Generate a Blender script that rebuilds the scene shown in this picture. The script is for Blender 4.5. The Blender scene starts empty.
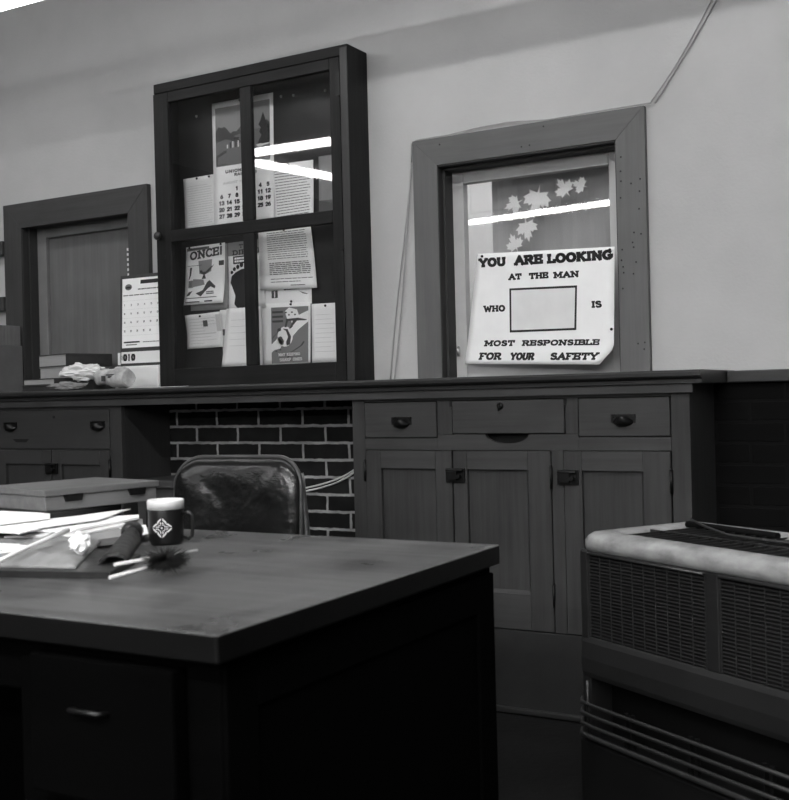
import bpy, bmesh, math, random
from mathutils import Vector, Matrix, noise

random.seed(7)
S = bpy.context.scene
COL = S.collection
PI = math.pi

# ------------------------------------------------------------------ materials
def _mat(name):
    m = bpy.data.materials.new(name)
    m.use_nodes = True
    nt = m.node_tree
    b = nt.nodes['Principled BSDF']
    return m, nt, b

def plain(name, g, rough=0.6, metal=0.0, spec=0.5, var=0.0, scale=20.0, bump=0.0, bscale=60.0, stretch=(1, 1, 1)):
    m, nt, b = _mat(name)
    b.inputs['Base Color'].default_value = (g, g, g, 1)
    b.inputs['Roughness'].default_value = rough
    b.inputs['Metallic'].default_value = metal
    b.inputs['Specular IOR Level'].default_value = spec
    tc = nt.nodes.new('ShaderNodeTexCoord')
    mp = nt.nodes.new('ShaderNodeMapping')
    mp.inputs['Scale'].default_value = stretch
    nt.links.new(tc.outputs['Object'], mp.inputs['Vector'])
    if var > 0:
        n = nt.nodes.new('ShaderNodeTexNoise')
        n.inputs['Scale'].default_value = scale
        n.inputs['Detail'].default_value = 8
        n.inputs['Roughness'].default_value = 0.62
        nt.links.new(mp.outputs['Vector'], n.inputs['Vector'])
        r = nt.nodes.new('ShaderNodeValToRGB')
        lo, hi = g * (1 - var), g * (1 + var)
        r.color_ramp.elements[0].position = 0.3
        r.color_ramp.elements[1].position = 0.7
        r.color_ramp.elements[0].color = (lo, lo, lo, 1)
        r.color_ramp.elements[1].color = (hi, hi, hi, 1)
        nt.links.new(n.outputs['Fac'], r.inputs['Fac'])
        nt.links.new(r.outputs['Color'], b.inputs['Base Color'])
    if bump > 0:
        n2 = nt.nodes.new('ShaderNodeTexNoise')
        n2.inputs['Scale'].default_value = bscale
        n2.inputs['Detail'].default_value = 6
        nt.links.new(mp.outputs['Vector'], n2.inputs['Vector'])
        bp = nt.nodes.new('ShaderNodeBump')
        bp.inputs['Strength'].default_value = bump
        bp.inputs['Distance'].default_value = 0.01
        nt.links.new(n2.outputs['Fac'], bp.inputs['Height'])
        nt.links.new(bp.outputs['Normal'], b.inputs['Normal'])
    return m

def wood(name, g, axis='z', var=0.3, rough=0.5, scale=1.0, spec=0.4, bump=0.08, rvar=0.0):
    """streaky grain running along the axis, plus broad worn patches"""
    st = {'x': (1.2, 26, 26), 'y': (26, 1.2, 26), 'z': (26, 26, 1.2)}[axis]
    m, nt, b = _mat(name)
    b.inputs['Specular IOR Level'].default_value = spec
    tc = nt.nodes.new('ShaderNodeTexCoord')
    mp = nt.nodes.new('ShaderNodeMapping')
    mp.inputs['Scale'].default_value = [c * scale for c in st]
    nt.links.new(tc.outputs['Object'], mp.inputs['Vector'])
    n = nt.nodes.new('ShaderNodeTexNoise')
    n.inputs['Scale'].default_value = 2.2
    n.inputs['Detail'].default_value = 9
    n.inputs['Roughness'].default_value = 0.65
    nt.links.new(mp.outputs['Vector'], n.inputs['Vector'])
    n2 = nt.nodes.new('ShaderNodeTexNoise')
    n2.inputs['Scale'].default_value = 5.0
    n2.inputs['Detail'].default_value = 5
    nt.links.new(tc.outputs['Object'], n2.inputs['Vector'])
    mx = nt.nodes.new('ShaderNodeMath'); mx.operation = 'MULTIPLY_ADD'
    mx.inputs[1].default_value = 0.4
    nt.links.new(n2.outputs['Fac'], mx.inputs[0])
    m2 = nt.nodes.new('ShaderNodeMath'); m2.operation = 'MULTIPLY'
    m2.inputs[1].default_value = 0.6
    nt.links.new(n.outputs['Fac'], m2.inputs[0])
    nt.links.new(m2.outputs[0], mx.inputs[2])
    r = nt.nodes.new('ShaderNodeValToRGB')
    r.color_ramp.elements[0].position = 0.34
    r.color_ramp.elements[1].position = 0.66
    lo, hi = g * (1 - var), g * (1 + var)
    r.color_ramp.elements[0].color = (lo, lo, lo, 1)
    r.color_ramp.elements[1].color = (hi, hi, hi, 1)
    nt.links.new(mx.outputs[0], r.inputs['Fac'])
    nt.links.new(r.outputs['Color'], b.inputs['Base Color'])
    b.inputs['Roughness'].default_value = rough
    if rvar > 0:
        rr = nt.nodes.new('ShaderNodeMapRange')
        rr.inputs['From Min'].default_value = 0.3
        rr.inputs['From Max'].default_value = 0.7
        rr.inputs['To Min'].default_value = rough - rvar
        rr.inputs['To Max'].default_value = rough + rvar
        nt.links.new(n2.outputs['Fac'], rr.inputs['Value'])
        nt.links.new(rr.outputs['Result'], b.inputs['Roughness'])
    bp = nt.nodes.new('ShaderNodeBump')
    bp.inputs['Strength'].default_value = bump
    bp.inputs['Distance'].default_value = 0.004
    nt.links.new(n.outputs['Fac'], bp.inputs['Height'])
    nt.links.new(bp.outputs['Normal'], b.inputs['Normal'])
    return m

def brick_mat(name, g, mortar):
    m, nt, b = _mat(name)
    tc = nt.nodes.new('ShaderNodeTexCoord')
    mp = nt.nodes.new('ShaderNodeMapping')
    mp.inputs['Rotation'].default_value = (-PI / 2, 0, 0)      # x along the wall, z up
    mp.inputs['Location'].default_value = (4.234, -.0002, 0)
    nt.links.new(tc.outputs['Object'], mp.inputs['Vector'])
    # wobble so that the joints are not ruled lines
    nz = nt.nodes.new('ShaderNodeTexNoise'); nz.inputs['Scale'].default_value = 30
    nt.links.new(tc.outputs['Object'], nz.inputs['Vector'])
    va = nt.nodes.new('ShaderNodeVectorMath'); va.operation = 'MULTIPLY_ADD'
    va.inputs[1].default_value = (0.008, 0.008, 0.0)
    nt.links.new(nz.outputs['Color'], va.inputs[0])
    nt.links.new(mp.outputs['Vector'], va.inputs[2])
    br = nt.nodes.new('ShaderNodeTexBrick')
    br.inputs['Scale'].default_value = 1.0
    br.inputs['Brick Width'].default_value = 0.21
    br.inputs['Row Height'].default_value = 0.0655
    br.inputs['Mortar Size'].default_value = 0.0064
    br.inputs['Mortar Smooth'].default_value = 0.35
    br.inputs['Color1'].default_value = (g, g, g, 1)
    br.inputs['Color2'].default_value = (g * .6, g * .6, g * .6, 1)
    br.inputs['Mortar'].default_value = (mortar, mortar, mortar, 1)
    nt.links.new(va.outputs[0], br.inputs['Vector'])
    n2 = nt.nodes.new('ShaderNodeTexNoise'); n2.inputs['Scale'].default_value = 14; n2.inputs['Detail'].default_value = 8
    nt.links.new(tc.outputs['Object'], n2.inputs['Vector'])
    mr = nt.nodes.new('ShaderNodeMapRange')
    mr.inputs['From Min'].default_value = .3; mr.inputs['From Max'].default_value = .7
    mr.inputs['To Min'].default_value = .55; mr.inputs['To Max'].default_value = 1.25
    nt.links.new(n2.outputs['Fac'], mr.inputs['Value'])
    mx = nt.nodes.new('ShaderNodeMix'); mx.data_type = 'RGBA'; mx.blend_type = 'MULTIPLY'
    mx.inputs['Factor'].default_value = 1.0
    nt.links.new(br.outputs['Color'], mx.inputs['A'])
    nt.links.new(mr.outputs['Result'], mx.inputs['B'])
    nt.links.new(mx.outputs['Result'], b.inputs['Base Color'])
    b.inputs['Roughness'].default_value = 0.85; b.inputs['Specular IOR Level'].default_value = .15
    bp = nt.nodes.new('ShaderNodeBump'); bp.invert = True
    bp.inputs['Strength'].default_value = .5; bp.inputs['Distance'].default_value = .006
    nt.links.new(br.outputs['Fac'], bp.inputs['Height'])
    nt.links.new(bp.outputs['Normal'], b.inputs['Normal'])
    return m

def glass_mat(name, tint=0.988):
    m = bpy.data.materials.new(name); m.use_nodes = True
    nt = m.node_tree; nt.nodes.clear()
    out = nt.nodes.new('ShaderNodeOutputMaterial')
    tr = nt.nodes.new('ShaderNodeBsdfTransparent'); tr.inputs[0].default_value = (tint, tint, tint, 1)
    gl = nt.nodes.new('ShaderNodeBsdfGlossy'); gl.inputs['Roughness'].default_value = 0.018
    gl.inputs['Color'].default_value = (1, 1, 1, 1)
    lw = nt.nodes.new('ShaderNodeLayerWeight'); lw.inputs['Blend'].default_value = .5
    pw = nt.nodes.new('ShaderNodeMath'); pw.operation = 'POWER'; pw.inputs[1].default_value = 4
    nt.links.new(lw.outputs['Facing'], pw.inputs[0])
    ma = nt.nodes.new('ShaderNodeMath'); ma.operation = 'MULTIPLY_ADD'
    ma.inputs[1].default_value = .95; ma.inputs[2].default_value = .045
    nt.links.new(pw.outputs[0], ma.inputs[0])
    mix = nt.nodes.new('ShaderNodeMixShader')
    nt.links.new(ma.outputs[0], mix.inputs['Fac'])
    nt.links.new(tr.outputs[0], mix.inputs[1]); nt.links.new(gl.outputs[0], mix.inputs[2])
    nt.links.new(mix.outputs[0], out.inputs['Surface'])
    return m

def emit(name, s):
    m = bpy.data.materials.new(name); m.use_nodes = True
    nt = m.node_tree; nt.nodes.clear()
    out = nt.nodes.new('ShaderNodeOutputMaterial')
    e = nt.nodes.new('ShaderNodeEmission'); e.inputs['Strength'].default_value = s
    nt.links.new(e.outputs[0], out.inputs['Surface'])
    return m

M = {}
M['plaster'] = plain('plaster', .46, .85, var=.07, scale=2.2, bump=.12, bscale=90)
M['ceiling'] = plain('ceiling_paint', .62, .9, var=.03, scale=3)
M['dim_wall'] = plain('painted_wall', .12, .85, var=.05, scale=2)
M['floor'] = plain('worn_floor', .0042, .7, spec=.2, var=.55, scale=5, bump=.25, bscale=30)
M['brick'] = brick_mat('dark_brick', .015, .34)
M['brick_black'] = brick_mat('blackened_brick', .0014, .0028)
M['casing_v'] = wood('casing_upright', .112, 'z', .16, .62)
M['casing_h'] = wood('casing_head', .104, 'x', .16, .62)
M['casing_dark_v'] = wood('dark_casing_upright', .043, 'z', .25, .55)
M['casing_dark_h'] = wood('dark_casing_head', .043, 'x', .25, .55)
M['jamb'] = wood('jamb_wood', .030, 'z', .2, .6)
M['sash'] = plain('sash_paint', .46, .5, var=.06, scale=12)
M['sash_dull'] = plain('dull_sash_paint', .17, .6, var=.10, scale=12)
M['panel'] = wood('panel_board', .125, 'z', .22, .6, .6)
M['case_v'] = wood('display_wood_upright', .0135, 'z', .55, .5, spec=.15)
M['case_h'] = wood('display_wood_rail', .0135, 'x', .55, .5, spec=.15)
M['case_edge'] = wood('display_wood_edge', .024, 'z', .30, .45)
M['case_back'] = wood('display_backboard', .011, 'x', .35, .6)
M['cab_v'] = wood('cabinet_upright', .038, 'z', .30, .55, spec=.2)
M['cab_h'] = wood('cabinet_rail', .045, 'x', .30, .55, spec=.2)
M['cab_base'] = plain('cabinet_base', .010, .6, var=.4, scale=16)  # darker than the doors: light falloff low down put into the colour
M['cabl_v'] = wood('old_cabinet_upright', .031, 'z', .22, .5)
M['cabl_h'] = wood('old_cabinet_rail', .032, 'x', .22, .5)
M['counter'] = wood('counter_wood', .019, 'x', .3, .32)
M['void'] = plain('dark_gap', .004, .9)
M['cab_in'] = plain('cabinet_inside', .010, .9)
M['iron'] = plain('dark_iron', .010, .38, .6, var=.3, scale=40)
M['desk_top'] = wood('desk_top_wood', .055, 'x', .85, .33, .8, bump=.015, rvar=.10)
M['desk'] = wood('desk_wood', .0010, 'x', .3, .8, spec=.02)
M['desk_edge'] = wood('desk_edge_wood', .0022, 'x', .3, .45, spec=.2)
M['vinyl'] = plain('black_vinyl', .008, .24, var=.3, scale=9, bump=.8, bscale=13)
M['chrome'] = plain('worn_chrome', .55, .3, 1.0, var=.2, scale=30)
M['heater_top'] = plain('worn_enamel_top', .26, .38, .2, var=.45, scale=16, bump=.05, stretch=(1, 1, 2))
M['heater'] = plain('heater_enamel', .0115, .42, .1, var=.3, scale=6)
M['heater_dark'] = plain('heater_inside', .003, .8, spec=.08)
M['heater_base'] = plain('heater_base', .004, .6, spec=.2, var=.4, scale=8)
M['heater_wire'] = plain('heater_wire', .035, .4, .5)
M['louvre'] = plain('louvre_metal', .008, .5, .2)
M['paper'] = plain('white_paper', .90, .8, var=.03, scale=8)
M['paper2'] = plain('cream_paper', .74, .8, var=.05, scale=8)
M['paper_grey'] = plain('grey_paper', .26, .8, var=.08, scale=12)
M['paper_dark'] = plain('dark_grey_paper', .11, .8, var=.1, scale=12)
M['poster_grey'] = plain('poster_grey', .20, .8)
M['ink'] = plain('black_ink', .012, .7)
M['ink_soft'] = plain('soft_ink', .16, .8)
M['ink_faint'] = plain('faint_ink', .52, .8)
M['ink_mid'] = plain('mid_ink', .06, .8)
M['cardboard'] = plain('cardboard', .12, .8, var=.12, scale=10)
M['cardboard2'] = plain('fluted_cardboard', .155, .8, var=.25, scale=8, stretch=(12, 12, 1))
M['folder'] = plain('grey_folder', .22, .7, var=.12, scale=10)
M['cloth'] = plain('grey_cloth', .19, .8, var=.2, scale=14, bump=.3, bscale=40)
M['leather'] = plain('dark_leather', .005, .4, bump=.2, bscale=50)
M['mug'] = plain('mug_dark', .005, .35)
M['white_plastic'] = plain('white_plastic', .70, .35)
M['book_cover'] = plain('dark_book_cover', .03, .6, var=.2, scale=20)
M['book_pages'] = plain('book_pages', .34, .85, var=.15, scale=6, stretch=(1, 1, 60))
M['ledger'] = plain('ledger_cover', .006, .6)
M['deed_box'] = wood('deed_box_board', .125, 'x', .25, .6)
M['deed_box_top'] = wood('deed_box_lid', .10, 'x', .25, .55)
M['bristle'] = plain('black_bristle', .006, .8)
M['newsprint'] = plain('newsprint', .40, .8, var=.45, scale=22)
M['piping'] = plain('worn_piping', .045, .35)
M['pencil'] = plain('pale_wood_stick', .55, .6)
M['wire'] = plain('pale_wire', .55, .5)
M['wire_dull'] = plain('painted_wire', .36, .6)
M['wire_dark'] = plain('dark_wire', .05, .6)
M['blind'] = plain('grey_blind', .36, .85, var=.10, scale=4, stretch=(3, 1, .4))
M['leaf'] = plain('paper_leaf', .72, .8)
M['glass'] = glass_mat('window_glass')
M['tube'] = emit('lamp_light', 56.0)  # light of the unseen lamps added behind the camera
M['tube_mid'] = emit('ceiling_lamp_light', 30.0)
M['tube_worn'] = emit('worn_lamp_light', 14.0)
M['tube_old'] = emit('dim_lamp_light', 4.0)
M['tube_b'] = emit('back_room_light', 45.0)
M['lamp'] = plain('lamp_enamel', .65, .5)
M['pin'] = plain('pin_head', .45, .3, .5)

# ------------------------------------------------------------------ geometry helpers
def add_box(bm, x0, x1, y0, y1, z0, z1, mi=0):
    vs = [bm.verts.new((x, y, z)) for x in (x0, x1) for y in (y0, y1) for z in (z0, z1)]
    for q in ((0, 1, 3, 2), (4, 6, 7, 5), (0, 4, 5, 1), (2, 3, 7, 6), (0, 2, 6, 4), (1, 5, 7, 3)):
        f = bm.faces.new([vs[i] for i in q]); f.material_index = mi
    return vs

def add_prism(bm, pts, d, mi=0):
    """closed polygon pts (3D, planar) swept by vector d"""
    d = Vector(d)
    a = [bm.verts.new(p) for p in pts]
    b = [bm.verts.new(Vector(p) + d) for p in pts]
    n = len(pts)
    bm.faces.new(a).material_index = mi
    bm.faces.new(list(reversed(b))).material_index = mi
    for i in range(n):
        bm.faces.new((a[i], b[i], b[(i + 1) % n], a[(i + 1) % n])).material_index = mi

def add_tube(bm, pts, r, seg=8, mi=0, closed=False, radii=None):
    pts = [Vector(p) for p in pts]
    n = len(pts); rings = []
    up = None
    for i, p in enumerate(pts):
        if closed:
            t = pts[(i + 1) % n] - pts[i - 1]
        else:
            t = pts[min(i + 1, n - 1)] - pts[max(i - 1, 0)]
        t.normalize()
        if up is None:
            up = Vector((0, 0, 1)) if abs(t.z) < .9 else Vector((0, 1, 0))
        s = t.cross(up)
        if s.length < 1e-4:
            s = t.cross(Vector((1, 0, .3)))
        s.normalize(); up = s.cross(t)
        rr = radii[i] if radii else r
        rings.append([bm.verts.new(p + (s * math.cos(2 * PI * k / seg) + up * math.sin(2 * PI * k / seg)) * rr) for k in range(seg)])
    for i in range(n if closed else n - 1):
        a, b = rings[i], rings[(i + 1) % n]
        for k in range(seg):
            f = bm.faces.new((a[k], a[(k + 1) % seg], b[(k + 1) % seg], b[k])); f.material_index = mi; f.smooth = True
    if not closed:
        bm.faces.new(list(reversed(rings[0]))).material_index = mi
        bm.faces.new(rings[-1]).material_index = mi

def add_lathe(bm, prof, c=(0, 0, 0), seg=32, mi=0):
    rings = []
    for r, z in prof:
        if r < 1e-5:
            rings.append([bm.verts.new((c[0], c[1], c[2] + z))])
        else:
            rings.append([bm.verts.new((c[0] + r * math.cos(2 * PI * k / seg), c[1] + r * math.sin(2 * PI * k / seg), c[2] + z)) for k in range(seg)])
    for a, b in zip(rings, rings[1:]):
        for k in range(seg):
            k2 = (k + 1) % seg
            if len(a) == 1 and len(b) > 1: f = bm.faces.new((a[0], b[k2], b[k]))
            elif len(b) == 1 and len(a) > 1: f = bm.faces.new((a[k], a[k2], b[0]))
            elif len(a) > 1: f = bm.faces.new((a[k], a[k2], b[k2], b[k]))
            else: continue
            f.smooth = True; f.material_index = mi

def bezier(p0, p1, p2, p3, n=16):
    p0, p1, p2, p3 = map(Vector, (p0, p1, p2, p3))
    return [p0 * (1 - t) ** 3 + p1 * 3 * t * (1 - t) ** 2 + p2 * 3 * t * t * (1 - t) + p3 * t ** 3 for t in [i / n for i in range(n + 1)]]

def wloc(o):
    v = Vector(o.location)
    while o.parent:
        o = o.parent; v = v + Vector(o.location)
    return v

def obj(name, bm, mat, parent=None, local=False, bevel=0, seg=2, smooth=False, origin=None):
    """link bm as ONE mesh object; world coordinates unless local"""
    bmesh.ops.recalc_face_normals(bm, faces=bm.faces)
    me = bpy.data.meshes.new(name)
    off = Vector((0, 0, 0))
    if not local:
        if parent: off = wloc(parent)
        elif origin is not None: off = Vector(origin)
        else:
            xs = [v.co for v in bm.verts]
            off = Vector(((min(v.x for v in xs) + max(v.x for v in xs)) / 2, (min(v.y for v in xs) + max(v.y for v in xs)) / 2, min(v.z for v in xs)))
        bmesh.ops.translate(bm, verts=bm.verts, vec=-off)
    bm.to_mesh(me); bm.free()
    o = bpy.data.objects.new(name, me)
    COL.objects.link(o)
    for m in (mat if isinstance(mat, (list, tuple)) else [mat]):
        me.materials.append(m)
    if parent: o.parent = parent
    elif not local: o.location = off
    if smooth:
        for p in me.polygons: p.use_smooth = True
    if bevel:
        b = o.modifiers.new('bevel', 'BEVEL'); b.width = bevel; b.segments = seg; b.limit_method = 'ANGLE'; b.angle_limit = math.radians(40)
        b.harden_normals = False
    return o

def tag(o, label, cat, group=None, kind=None):
    if label: o['label'] = label
    if cat: o['category'] = cat
    if group: o['group'] = group
    if kind: o['kind'] = kind
    return o

def thing(name, label, cat, loc=(0, 0, 0), rotz=0.0, group=None):
    o = bpy.data.objects.new(name, None); COL.objects.link(o)
    o.location = loc; o.rotation_euler = (0, 0, rotz); o.empty_display_size = .05
    return tag(o, label, cat, group)

def struct(name, bm, mat, parent=None, **k):
    o = obj(name, bm, mat, parent, origin=(0, 0, 0) if not parent else None, **k)
    if not parent: o['kind'] = 'structure'
    return o

def B():
    return bmesh.new()

def box(name, x0, x1, y0, y1, z0, z1, mat, parent=None, **k):
    bm = B(); add_box(bm, x0, x1, y0, y1, z0, z1)
    return obj(name, bm, mat, parent, **k)

def pieces(name, boxes, mat, parent, **k):
    for b in boxes:
        bm = B(); add_box(bm, *b); obj(name, bm, mat, parent, **k)

# ------------------------------------------------------------------ lettering (own stroke alphabet with slab serifs)
# each glyph: width, polylines on a unit-high grid, serif points
def arc(cx, cy, rx, ry, a0, a1, n=10):
    return [(cx + rx * math.cos(math.radians(a0 + (a1 - a0) * i / n)), cy + ry * math.sin(math.radians(a0 + (a1 - a0) * i / n))) for i in range(n + 1)]

G = {
 'A': (.86, [[(.08, 0), (.43, 1), (.78, 0)], [(.22, .34), (.64, .34)]], [(.08, 0), (.78, 0)]),
 'B': (.78, [[(.14, 0), (.14, 1)], [(.14, 1), (.45, 1)] + arc(.45, .77, .22, .23, 90, -90) + [(.14, .54)], [(.45, .54)] + arc(.45, .27, .27, .27, 90, -90) + [(.14, 0)]], [(.10, 0), (.10, 1)]),
 'C': (.80, [arc(.45, .5, .36, .5, 45, 315, 16)], []),
 'D': (.82, [[(.14, 0), (.14, 1)], [(.14, 1), (.38, 1)] + arc(.38, .5, .36, .5, 90, -90, 14) + [(.14, 0)]], [(.10, 0), (.10, 1)]),
 'E': (.76, [[(.66, .2), (.66, 0), (.14, 0), (.14, 1), (.64, 1), (.64, .8)], [(.14, .52), (.48, .52)]], [(.10, 0), (.10, 1), (.48, .52)]),
 'F': (.74, [[(.14, 0), (.14, 1), (.68, 1), (.68, .86)], [(.14, .50), (.40, .50)]], [(.14, 0), (.10, 1)]),
 'G': (.86, [arc(.45, .5, .36, .5, 50, 330, 16) + [(.76, .44), (.54, .44)]], [(.74, .44)]),
 'H': (.90, [[(.16, 0), (.16, 1)], [(.74, 0), (.74, 1)], [(.16, .5), (.74, .5)]], [(.16, 0), (.16, 1), (.74, 0), (.74, 1)]),
 'I': (.44, [[(.22, 0), (.22, 1)]], [(.22, 0), (.22, 1)]),
 'J': (.60, [[(.42, 1), (.42, .25)] + arc(.25, .22, .17, .22, 0, -170, 8)], [(.42, 1)]),
 'K': (.86, [[(.16, 0), (.16, 1)], [(.68, 1), (.18, .45)], [(.36, .62), (.72, 0)]], [(.16, 0), (.16, 1), (.70, 1), (.74, 0)]),
 'L': (.72, [[(.14, 1), (.14, 0), (.64, 0), (.64, .25)]], [(.14, 1), (.10, 0)]),
 'M': (1.02, [[(.16, 0), (.16, 1), (.51, .3), (.86, 1), (.86, 0)]], [(.16, 0), (.12, 1), (.90, 1), (.86, 0)]),
 'N': (.90, [[(.16, 0), (.16, 1), (.74, 0), (.74, 1)]], [(.16, 0), (.10, 1), (.74, 1)]),
 'O': (.90, [arc(.45, .5, .35, .5, 0, 360, 22)], []),
 'P': (.76, [[(.14, 0), (.14, 1)], [(.14, 1), (.42, 1)] + arc(.42, .73, .26, .27, 90, -90) + [(.14, .46)]], [(.14, 0), (.10, 1)]),
 'R': (.86, [[(.14, 0), (.14, 1)], [(.14, 1), (.42, 1)] + arc(.42, .75, .25, .25, 90, -90) + [(.14, .5)], [(.42, .5), (.70, 0)]], [(.14, 0), (.10, 1), (.74, 0)]),
 'S': (.72, [arc(.36, .76, .25, .24, 30, 200, 9) + [(.36, .52)] + arc(.36, .25, .27, .25, 70, -150, 11)], []),
 'T': (.82, [[(.41, 0), (.41, 1)], [(.08, .76), (.08, 1), (.74, 1), (.74, .76)]], [(.41, 0)]),
 'U': (.88, [[(.16, 1), (.16, .34)] + arc(.44, .32, .28, .32, 180, 360, 12) + [(.72, 1)]], [(.16, 1), (.72, 1)]),
 'V': (.84, [[(.08, 1), (.42, 0), (.76, 1)]], [(.08, 1), (.76, 1)]),
 'W': (1.10, [[(.08, 1), (.30, 0), (.55, .8), (.80, 0), (1.02, 1)]], [(.08, 1), (1.02, 1)]),
 'X': (.84, [[(.1, 0), (.74, 1)], [(.1, 1), (.74, 0)]], [(.1, 0), (.1, 1), (.74, 0), (.74, 1)]),
 'Y': (.88, [[(.44, 0), (.44, .45)], [(.10, 1), (.44, .45), (.78, 1)]], [(.44, 0), (.10, 1), (.78, 1)]),
 '!': (.34, [[(.17, .3), (.17, 1)], [(.17, 0), (.17, .08)]], []),
 '0': (.70, [arc(.35, .5, .27, .5, 0, 360, 18)], []),
 '1': (.50, [[(.12, .8), (.28, 1), (.28, 0)]], []),
 '2': (.70, [arc(.35, .72, .26, .28, 160, -30, 9) + [(.1, 0), (.62, 0)]], []),
 '3': (.70, [arc(.34, .75, .25, .25, 150, -80, 9), arc(.34, .27, .27, .27, 80, -150, 9)], []),
 '4': (.72, [[(.5, 0), (.5, 1), (.08, .3), (.66, .3)]], []),
 '5': (.70, [[(.6, 1), (.16, 1), (.13, .58)] + arc(.34, .32, .27, .32, 110, -150, 10)], []),
 '6': (.70, [arc(.35, .3, .26, .3, 0, 360, 14), [(.10, .36), (.2, .75), (.46, 1)]], []),
 '7': (.66, [[(.08, 1), (.6, 1), (.25, 0)]], []),
 '8': (.70, [arc(.35, .76, .22, .24, 0, 360, 12), arc(.35, .27, .27, .27, 0, 360, 12)], []),
 '9': (.70, [arc(.35, .7, .26, .3, 0, 360, 14), [(.60, .64), (.5, .25), (.24, 0)]], []),
}

def text_width(text):
    return sum(.55 if ch == ' ' else G[ch][0] for ch in text)

def glyph_quads(text, T, slab, k, h):
    """list of quads in real units; k is metres per grid unit across, h the cap height, T the stem"""
    out = []; x = 0
    for ch in text:
        if ch == ' ':
            x += .55; continue
        w, lines, ser = G[ch]
        P = lambda p: ((x + w / 2 + (p[0] - w / 2) * .90) * k, T * .36 + p[1] * (h - T * .72))
        for ln in lines:
            for (a, b) in zip(ln, ln[1:]):
                a, b = P(a), P(b)
                dx, dy = b[0] - a[0], b[1] - a[1]
                L = math.hypot(dx, dy)
                if L < 1e-9: continue
                ex, ey = dx / L * T * .34, dy / L * T * .34
                tt = T * (.70 + .30 * abs(dy) / L)          # uprights heavier than level strokes
                nx, ny = -dy / L * tt / 2, dx / L * tt / 2
                a2 = (a[0] - ex, a[1] - ey); b2 = (b[0] + ex, b[1] + ey)
                out.append([(a2[0] + nx, a2[1] + ny), (a2[0] - nx, a2[1] - ny), (b2[0] - nx, b2[1] - ny), (b2[0] + nx, b2[1] + ny)])
        if slab:
            for p in ser:
                sx, sy = P(p)
                hh = T * .36
                sw = min(T * 1.0, .19 * k)
                out.append([(sx - sw, sy - hh), (sx + sw, sy - hh), (sx + sw, sy + hh), (sx - sw, sy + hh)])
        x += w
    return out

def put_text(bm, fmap, text, u0, u1, v0, h, t=.22, slab=True, shear=0.0, slope=0.0, mi=0, asp=1.0):
    """write text between u0..u1 with baseline v0 and cap height h; fmap(u,v) -> 3D; asp = width of a u-unit over a v-unit"""
    k = (u1 - u0) * asp / text_width(text)
    T = min(t * h, .40 * k) if not slab else t * h
    for q in glyph_quads(text, T, slab, k, h):
        vs = []
        for (a, b) in q:
            u = u0 + (a + b * shear) / asp
            vs.append(bm.verts.new(fmap(u, v0 + b + slope * (u - u0))))
        bm.faces.new(vs).material_index = mi

def put_rect(bm, fmap, u0, u1, v0, v1, mi=0, n=1):
    for i in range(n):
        a = u0 + (u1 - u0) * i / n; b = u0 + (u1 - u0) * (i + 1) / n
        bm.faces.new([bm.verts.new(fmap(*p)) for p in ((a, v0), (b, v0), (b, v1), (a, v1))]).material_index = mi

def put_poly(bm, fmap, pts, mi=0):
    bm.faces.new([bm.verts.new(fmap(*p)) for p in pts]).material_index = mi

def put_lines(bm, fmap, u0, u1, v0, v1, n, th, mi=0, rag=.25, words=True):
    for i in range(n):
        v = v1 - (v1 - v0) * (i + .5) / n
        end = u1 - (u1 - u0) * rag * random.random() * (1 if random.random() < .6 else .2)
        u = u0
        while u < end - .004:
            w = random.uniform(.05, .16) * (u1 - u0) if words else end - u
            e = min(u + w, end)
            put_rect(bm, fmap, u, e, v - th / 2, v + th / 2, mi)
            u = e + .014 * (u1 - u0) + .001

# a sheet of paper: corners in 3D (TL, TR, BR, BL), curl(u,v) lifts it along the given direction; v runs 0 (bottom) to 1 (top)
class Sheet:
    def __init__(s, TL, TR, BR, BL, lift=(0, -1, 0), curl=None):
        s.c = [Vector(p) for p in (TL, TR, BR, BL)]
        s.clip = 0.0; s.lift = Vector(lift); s.curl = curl or (lambda u, v: 0.0)
    def at(s, u, v, off=0.0, clip=True):
        if s.clip and clip: u = u * (1 - s.clip * max(0, .14 - v) / .14)
        TL, TR, BR, BL = s.c
        p = (BL * (1 - u) + BR * u) * (1 - v) + (TL * (1 - u) + TR * u) * v
        return p + s.lift * (s.curl(u, v) + off)
    def mesh(s, nu=10, nv=12, th=.0006):
        bm = B()
        top = [[bm.verts.new(s.at(i / nu, j / nv, th)) for i in range(nu + 1)] for j in range(nv + 1)]
        bot = [[bm.verts.new(s.at(i / nu, j / nv, 0)) for i in range(nu + 1)] for j in range(nv + 1)]
        for g in (top, bot):
            for j in range(nv):
                for i in range(nu):
                    f = bm.faces.new((g[j][i], g[j][i + 1], g[j + 1][i + 1], g[j + 1][i])); f.smooth = True
        for j in range(nv):
            bm.faces.new((top[j][0], top[j + 1][0], bot[j + 1][0], bot[j][0]))
            bm.faces.new((top[j][nu], top[j + 1][nu], bot[j + 1][nu], bot[j][nu]))
        for i in range(nu):
            bm.faces.new((top[0][i], top[0][i + 1], bot[0][i + 1], bot[0][i]))
            bm.faces.new((top[nv][i], top[nv][i + 1], bot[nv][i + 1], bot[nv][i]))
        return bm
    def pm(s, off=.0013):
        return lambda u, v: s.at(u, v, off)

# ================================================================== SETTING
HC = 1.02                       # camera height
YW = 3.61                       # plaster face of the back wall
YB0 = 3.515                     # face of the brick wainscot
YC = 3.232                      # face of the cabinets
ZT = 1.075                      # worktop height
XL, XR, YF, ZC = -7.6, 2.2, -6.0, 3.45

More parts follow.
